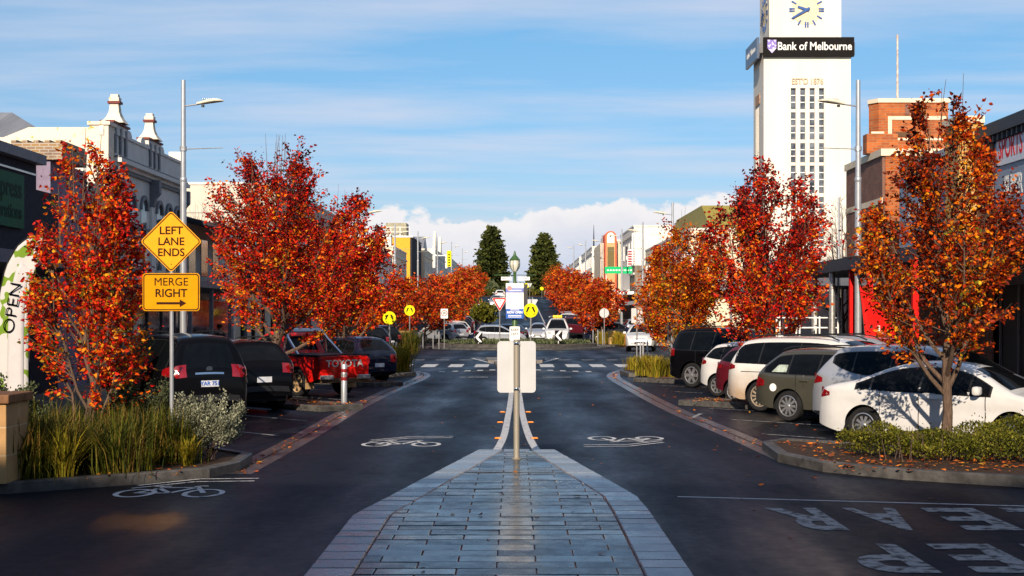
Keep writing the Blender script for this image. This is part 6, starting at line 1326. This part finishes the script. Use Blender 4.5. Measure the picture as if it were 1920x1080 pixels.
def bush(name, label, x, y, z, rx, ry, h, n, size, m, seed, up=.6, cat='shrub', stems=True):
    t = thing(name, label, cat, (x, y, z)); rs = np.random.RandomState(seed); rgb = random.Random(seed)
    lobes = [(rgb.uniform(-.55,.55)*rx, rgb.uniform(-.55,.55)*ry, rgb.uniform(.35,.72)*h, rgb.uniform(.32,.55)) for _ in range(11)]
    P = []; D = []
    st = MB(); st.lathe([(.09,-.06),(.07,.08),(.02,.12)], n=8)
    for lx, ly, lz, lr in lobes:
        for q in range(7):
            d = Vector((rgb.gauss(0,1), rgb.gauss(0,1), abs(rgb.gauss(.5,.8)))).normalized(); e = Vector((lx,ly,lz))+Vector((d.x*rx*lr, d.y*ry*lr, d.z*h*lr*.75))
            st.tube([(0,0,-.02),(lx*.7,ly*.7,lz*.6),tuple(e)], [.012,.008,.003], 3, False)
            for _ in range(n//77):
                u = rgb.uniform(.35,1.05); P.append(Vector((lx*.6,ly*.6,lz*.55)).lerp(e, u)+Vector((rgb.gauss(0,.035),rgb.gauss(0,.035),rgb.gauss(0,.035)))); D.append(d+Vector((0,0,up)))
    P = np.array(P); P[:, 2] = np.maximum(P[:, 2], .02)
    V, F = leaves_from(P, np.array(D), size, rs, .05)
    obj('foliage', np_mesh('foliage', V, F, m), t); st.build('stem', K['twig'], t); return t
bush('silver_bush', 'rounded silvery bush at the kerb end, right of the yellow sign post', -4.62, 21.55, .1, .62, .55, .92, 12500, .030, K['silver'], 5, .9)
bush('grey_green_shrub', 'grey green shrub behind the stone pillar under the open flag', -8.4, 22.2, .1, 1.15, .8, 1.35, 12000, .04, K['olive'], 6, .9)
bush('grey_green_shrub', 'dark seed headed shrub beneath the nearest left tree, beside the black car', -5.95, 22.6, .1, .8, .6, 1.25, 7000, .035, K['olive'], 7, 1.2)
# clipped low hedge on the right corner
t = thing('low_hedge', 'low olive green hedge around the foot of the orange tree, before the white sedan', 'hedge', (7.65, 21.6, .1)); rs = np.random.RandomState(12); n = 36000
hx = rs.uniform(-2.5, 2.6, n); hy = rs.uniform(-1.05, 1.25, n)
ht = .41+.09*np.sin(hx*2.1+1)+.07*np.sin(hy*3+hx*4.3)+.05*np.sin(hx*9.3)
ed = np.clip(np.minimum(np.minimum((hx+2.5)/.45, (hy+1.05)/.3), (1.25-hy)/.3), 0, 1)**.5; ht *= (.55+.45*ed)
cut = (hy > -1.05+np.maximum(0, (-hx-.6))*.5) & (hy < 1.25-np.maximum(0, hx+.1)*.8)
hz = ht*(1-rs.random(n)**2.2*.75); tip = rs.random(n) < .05; hz[tip] += rs.random(tip.sum())*.13
P = np.stack([hx, hy, hz], 1)[cut]; D = np.stack([rs.normal(0,.5,n), rs.normal(-.1,.5,n), np.full(n,.9)], 1)[cut]
V, F = leaves_from(P, D, .033, rs, .1); obj('foliage', np_mesh('foliage', V, F, K['hedge']), t)
st = MB(); rg = random.Random(5)
for k in range(150):
    x, y = rg.uniform(-2.2,2.3), rg.uniform(-.5,1.1); st.tube([(x,y,0),(x+rg.gauss(0,.06),y+rg.gauss(0,.06),.42)], [.008,.004], 3, False)
tag(st.build('stem', K['twig'], t), kind='stuff')
# grasses on the build-outs
def patch_grass(name, label, x, y, rx, ry, n, h0, h1, m, seed, kind=None):
    rg_ = random.Random(seed); sp_ = [(rg_.uniform(-rx,rx), rg_.uniform(-ry,ry), 0, .16) for _ in range(max(3, int(rx*ry*6)))]
    o = obj(name, blades(n, sp_, h0, h1, .03, .7, seed, m)); o.location = (x, y, gz(y)+.1); tag(o, label, 'grass', kind=kind); return o
patch_grass('golden_grass', 'golden green grass mound at the left kerb by the zebra crossing', -4.75, 54.6, .8, 1.6, 1900, .5, 1.25, K['blade_dry'], 21)
patch_grass('golden_grass', 'yellow green grass at the rear wheel of the black four wheel drive', 5.4, 50.4, .75, 1.0, 1500, .3, .85, K['blade_dry'], 22)
patch_grass('golden_grass', 'low grass around the post of the blank white sign', 5.4, 58.2, .8, 2.2, 1500, .2, .6, K['blade_dry'], 23)
patch_grass('bed_grass', 'green and brown grass between the sandstone wall and the thin bollards', -7.0, 82, 1.3, 4, 2600, .5, 1.5, K['blade'], 24)
patch_grass('bed_grass', 'grass beside the dark wagon under the hidden yellow sign', -7.0, 58.5, 1.6, 2.4, 2200, .4, 1.3, K['blade'], 25)
patch_grass('bed_grass', 'reddish grass behind the bollards right of the roundabout', 7.0, 106, .7, 3, 1700, .4, 1.1, K['blade_dry'], 26)
bush('round_shrub', 'green yellow shrub at the left kerb behind the silver hatchback', at(910, 130), 130, gz(130), 1.5, 1.5, 2.9, 3000, .22, K['hedge'], 31, .8)
rs = np.random.RandomState(40); n = 5200; a = rs.random(n)*2*PI; r_ = 5.1*np.sqrt(rs.random(n))
P = np.stack([rc[0]+r_*np.cos(a), rc[1]+r_*np.sin(a), .30+(5.2-r_)*.012+rs.random(n)*.17], 1); D = np.tile([0,0,1.], (n,1))
V, F = leaves_from(P, D, .13, rs, .1); o = obj('ground_cover', np_mesh('ground_cover', V, F, K['olive'])); tag(o, 'low mixed ground cover over the middle of the roundabout', 'ground cover', kind='stuff')
rs = np.random.RandomState(41); n = 2600; a = rs.random(n)*2*PI; r_ = 7.6*np.sqrt(rs.random(n))
P = np.stack([r_*np.cos(a), 285+r_*np.sin(a), gz(285)+.45+rs.random(n)*.8], 1)
V, F = leaves_from(P, np.tile([0,0,1.], (n,1)), .5, rs, .1); o = obj('ground_cover', np_mesh('ground_cover', V, F, K['blade'])); tag(o, 'green brown planting on the far roundabout below the pines', 'ground cover', kind='stuff')
# fallen leaves
rs = np.random.RandomState(50); P = []
def sc_(n, f):
    for _ in range(n): P.append(f())
def along(g, sp_, zz): 
    i = rs.randint(0, len(g)-1); u = rs.random(); return (g[i][0]*(1-u)+g[i+1][0]*u+rs.normal(0,sp_), g[i][1]*(1-u)+g[i+1][1]*u, zz)
sc_(420, lambda: along(GL, .10, .012)); sc_(260, lambda: along(GR, .10, .012))
def inrect(x, y, l, wd, sx, zz):
    u, v = rs.random()*l, rs.normal(0, wd*.35); return (x+sx*.7*u-(.7)*v, y+(.7 if sx < 0 else -.7)*u+sx*.7*v*(1 if sx < 0 else -1), zz)
sc_(340, lambda: inrect(-4.15,34.1,4,1.1,-1,.15)); sc_(260, lambda: inrect(-4.05,45.6,4,1.0,-1,.15)); sc_(420, lambda: inrect(4.6,36.6,5,1.2,1,.15)); sc_(180, lambda: inrect(4.5,49.2,5,1.2,1,.15))
sc_(1300, lambda: (rs.uniform(4.5,9.5), rs.uniform(19.6,24.4), .145)); sc_(220, lambda: (rs.uniform(-8.5,-4.5), rs.uniform(18.6,22.5), .14))
sc_(110, lambda: (rs.uniform(3.2,9), rs.uniform(17,32), .012)); sc_(90, lambda: (rs.uniform(-8,-3.4), rs.uniform(20,52), .012)); sc_(45, lambda: (rs.uniform(-3,3), rs.uniform(12,50), .012)); sc_(160, lambda: (rs.uniform(4,9), rs.uniform(30,52), .012)); sc_(14, lambda: (rs.uniform(-1.3,1.2), rs.uniform(12,22), .158))
P = [q for q in P if not (q[2] < .1 and 4.2 < q[0] < 9.9 and 18.5 < q[1] < 24.9)]
P = np.array(P); n = len(P); D = rs.normal(0,1,(n,3)); D[:,2] = .1
V, F = leaves_from(P, D, .075, rs, 0); V[:,2] = np.maximum(V[:,2], np.repeat(P[:,2],6)); V[:,2] = np.repeat(P[:,2],6)+(V[:,2]-np.repeat(P[:,2],6))*.35
o = obj('fallen_leaves', np_mesh('fallen_leaves', V, F, K['litter'])); tag(o, 'fallen orange leaves along gutters, beds and parking strips', 'fallen leaves', kind='stuff')

rs = np.random.RandomState(60); n = 7000
P = np.stack([rs.uniform(-26, 26, n), rs.uniform(306, 345, n), np.zeros(n)], 1); P[:, 2] = 5.6+rs.random(n)*(2.2+1.2*np.sin(P[:, 0]*.9)+.8*np.sin(P[:, 0]*2.3+1))
V, F = leaves_from(P, np.tile([0,0,1.], (n,1)), .9, rs, .1); o = obj('far_shrubbery', np_mesh('far_shrubbery', V, F, K['olive'])); tag(o, 'dark shrubbery across the end of the street beneath the pines', 'shrubbery', kind='stuff')
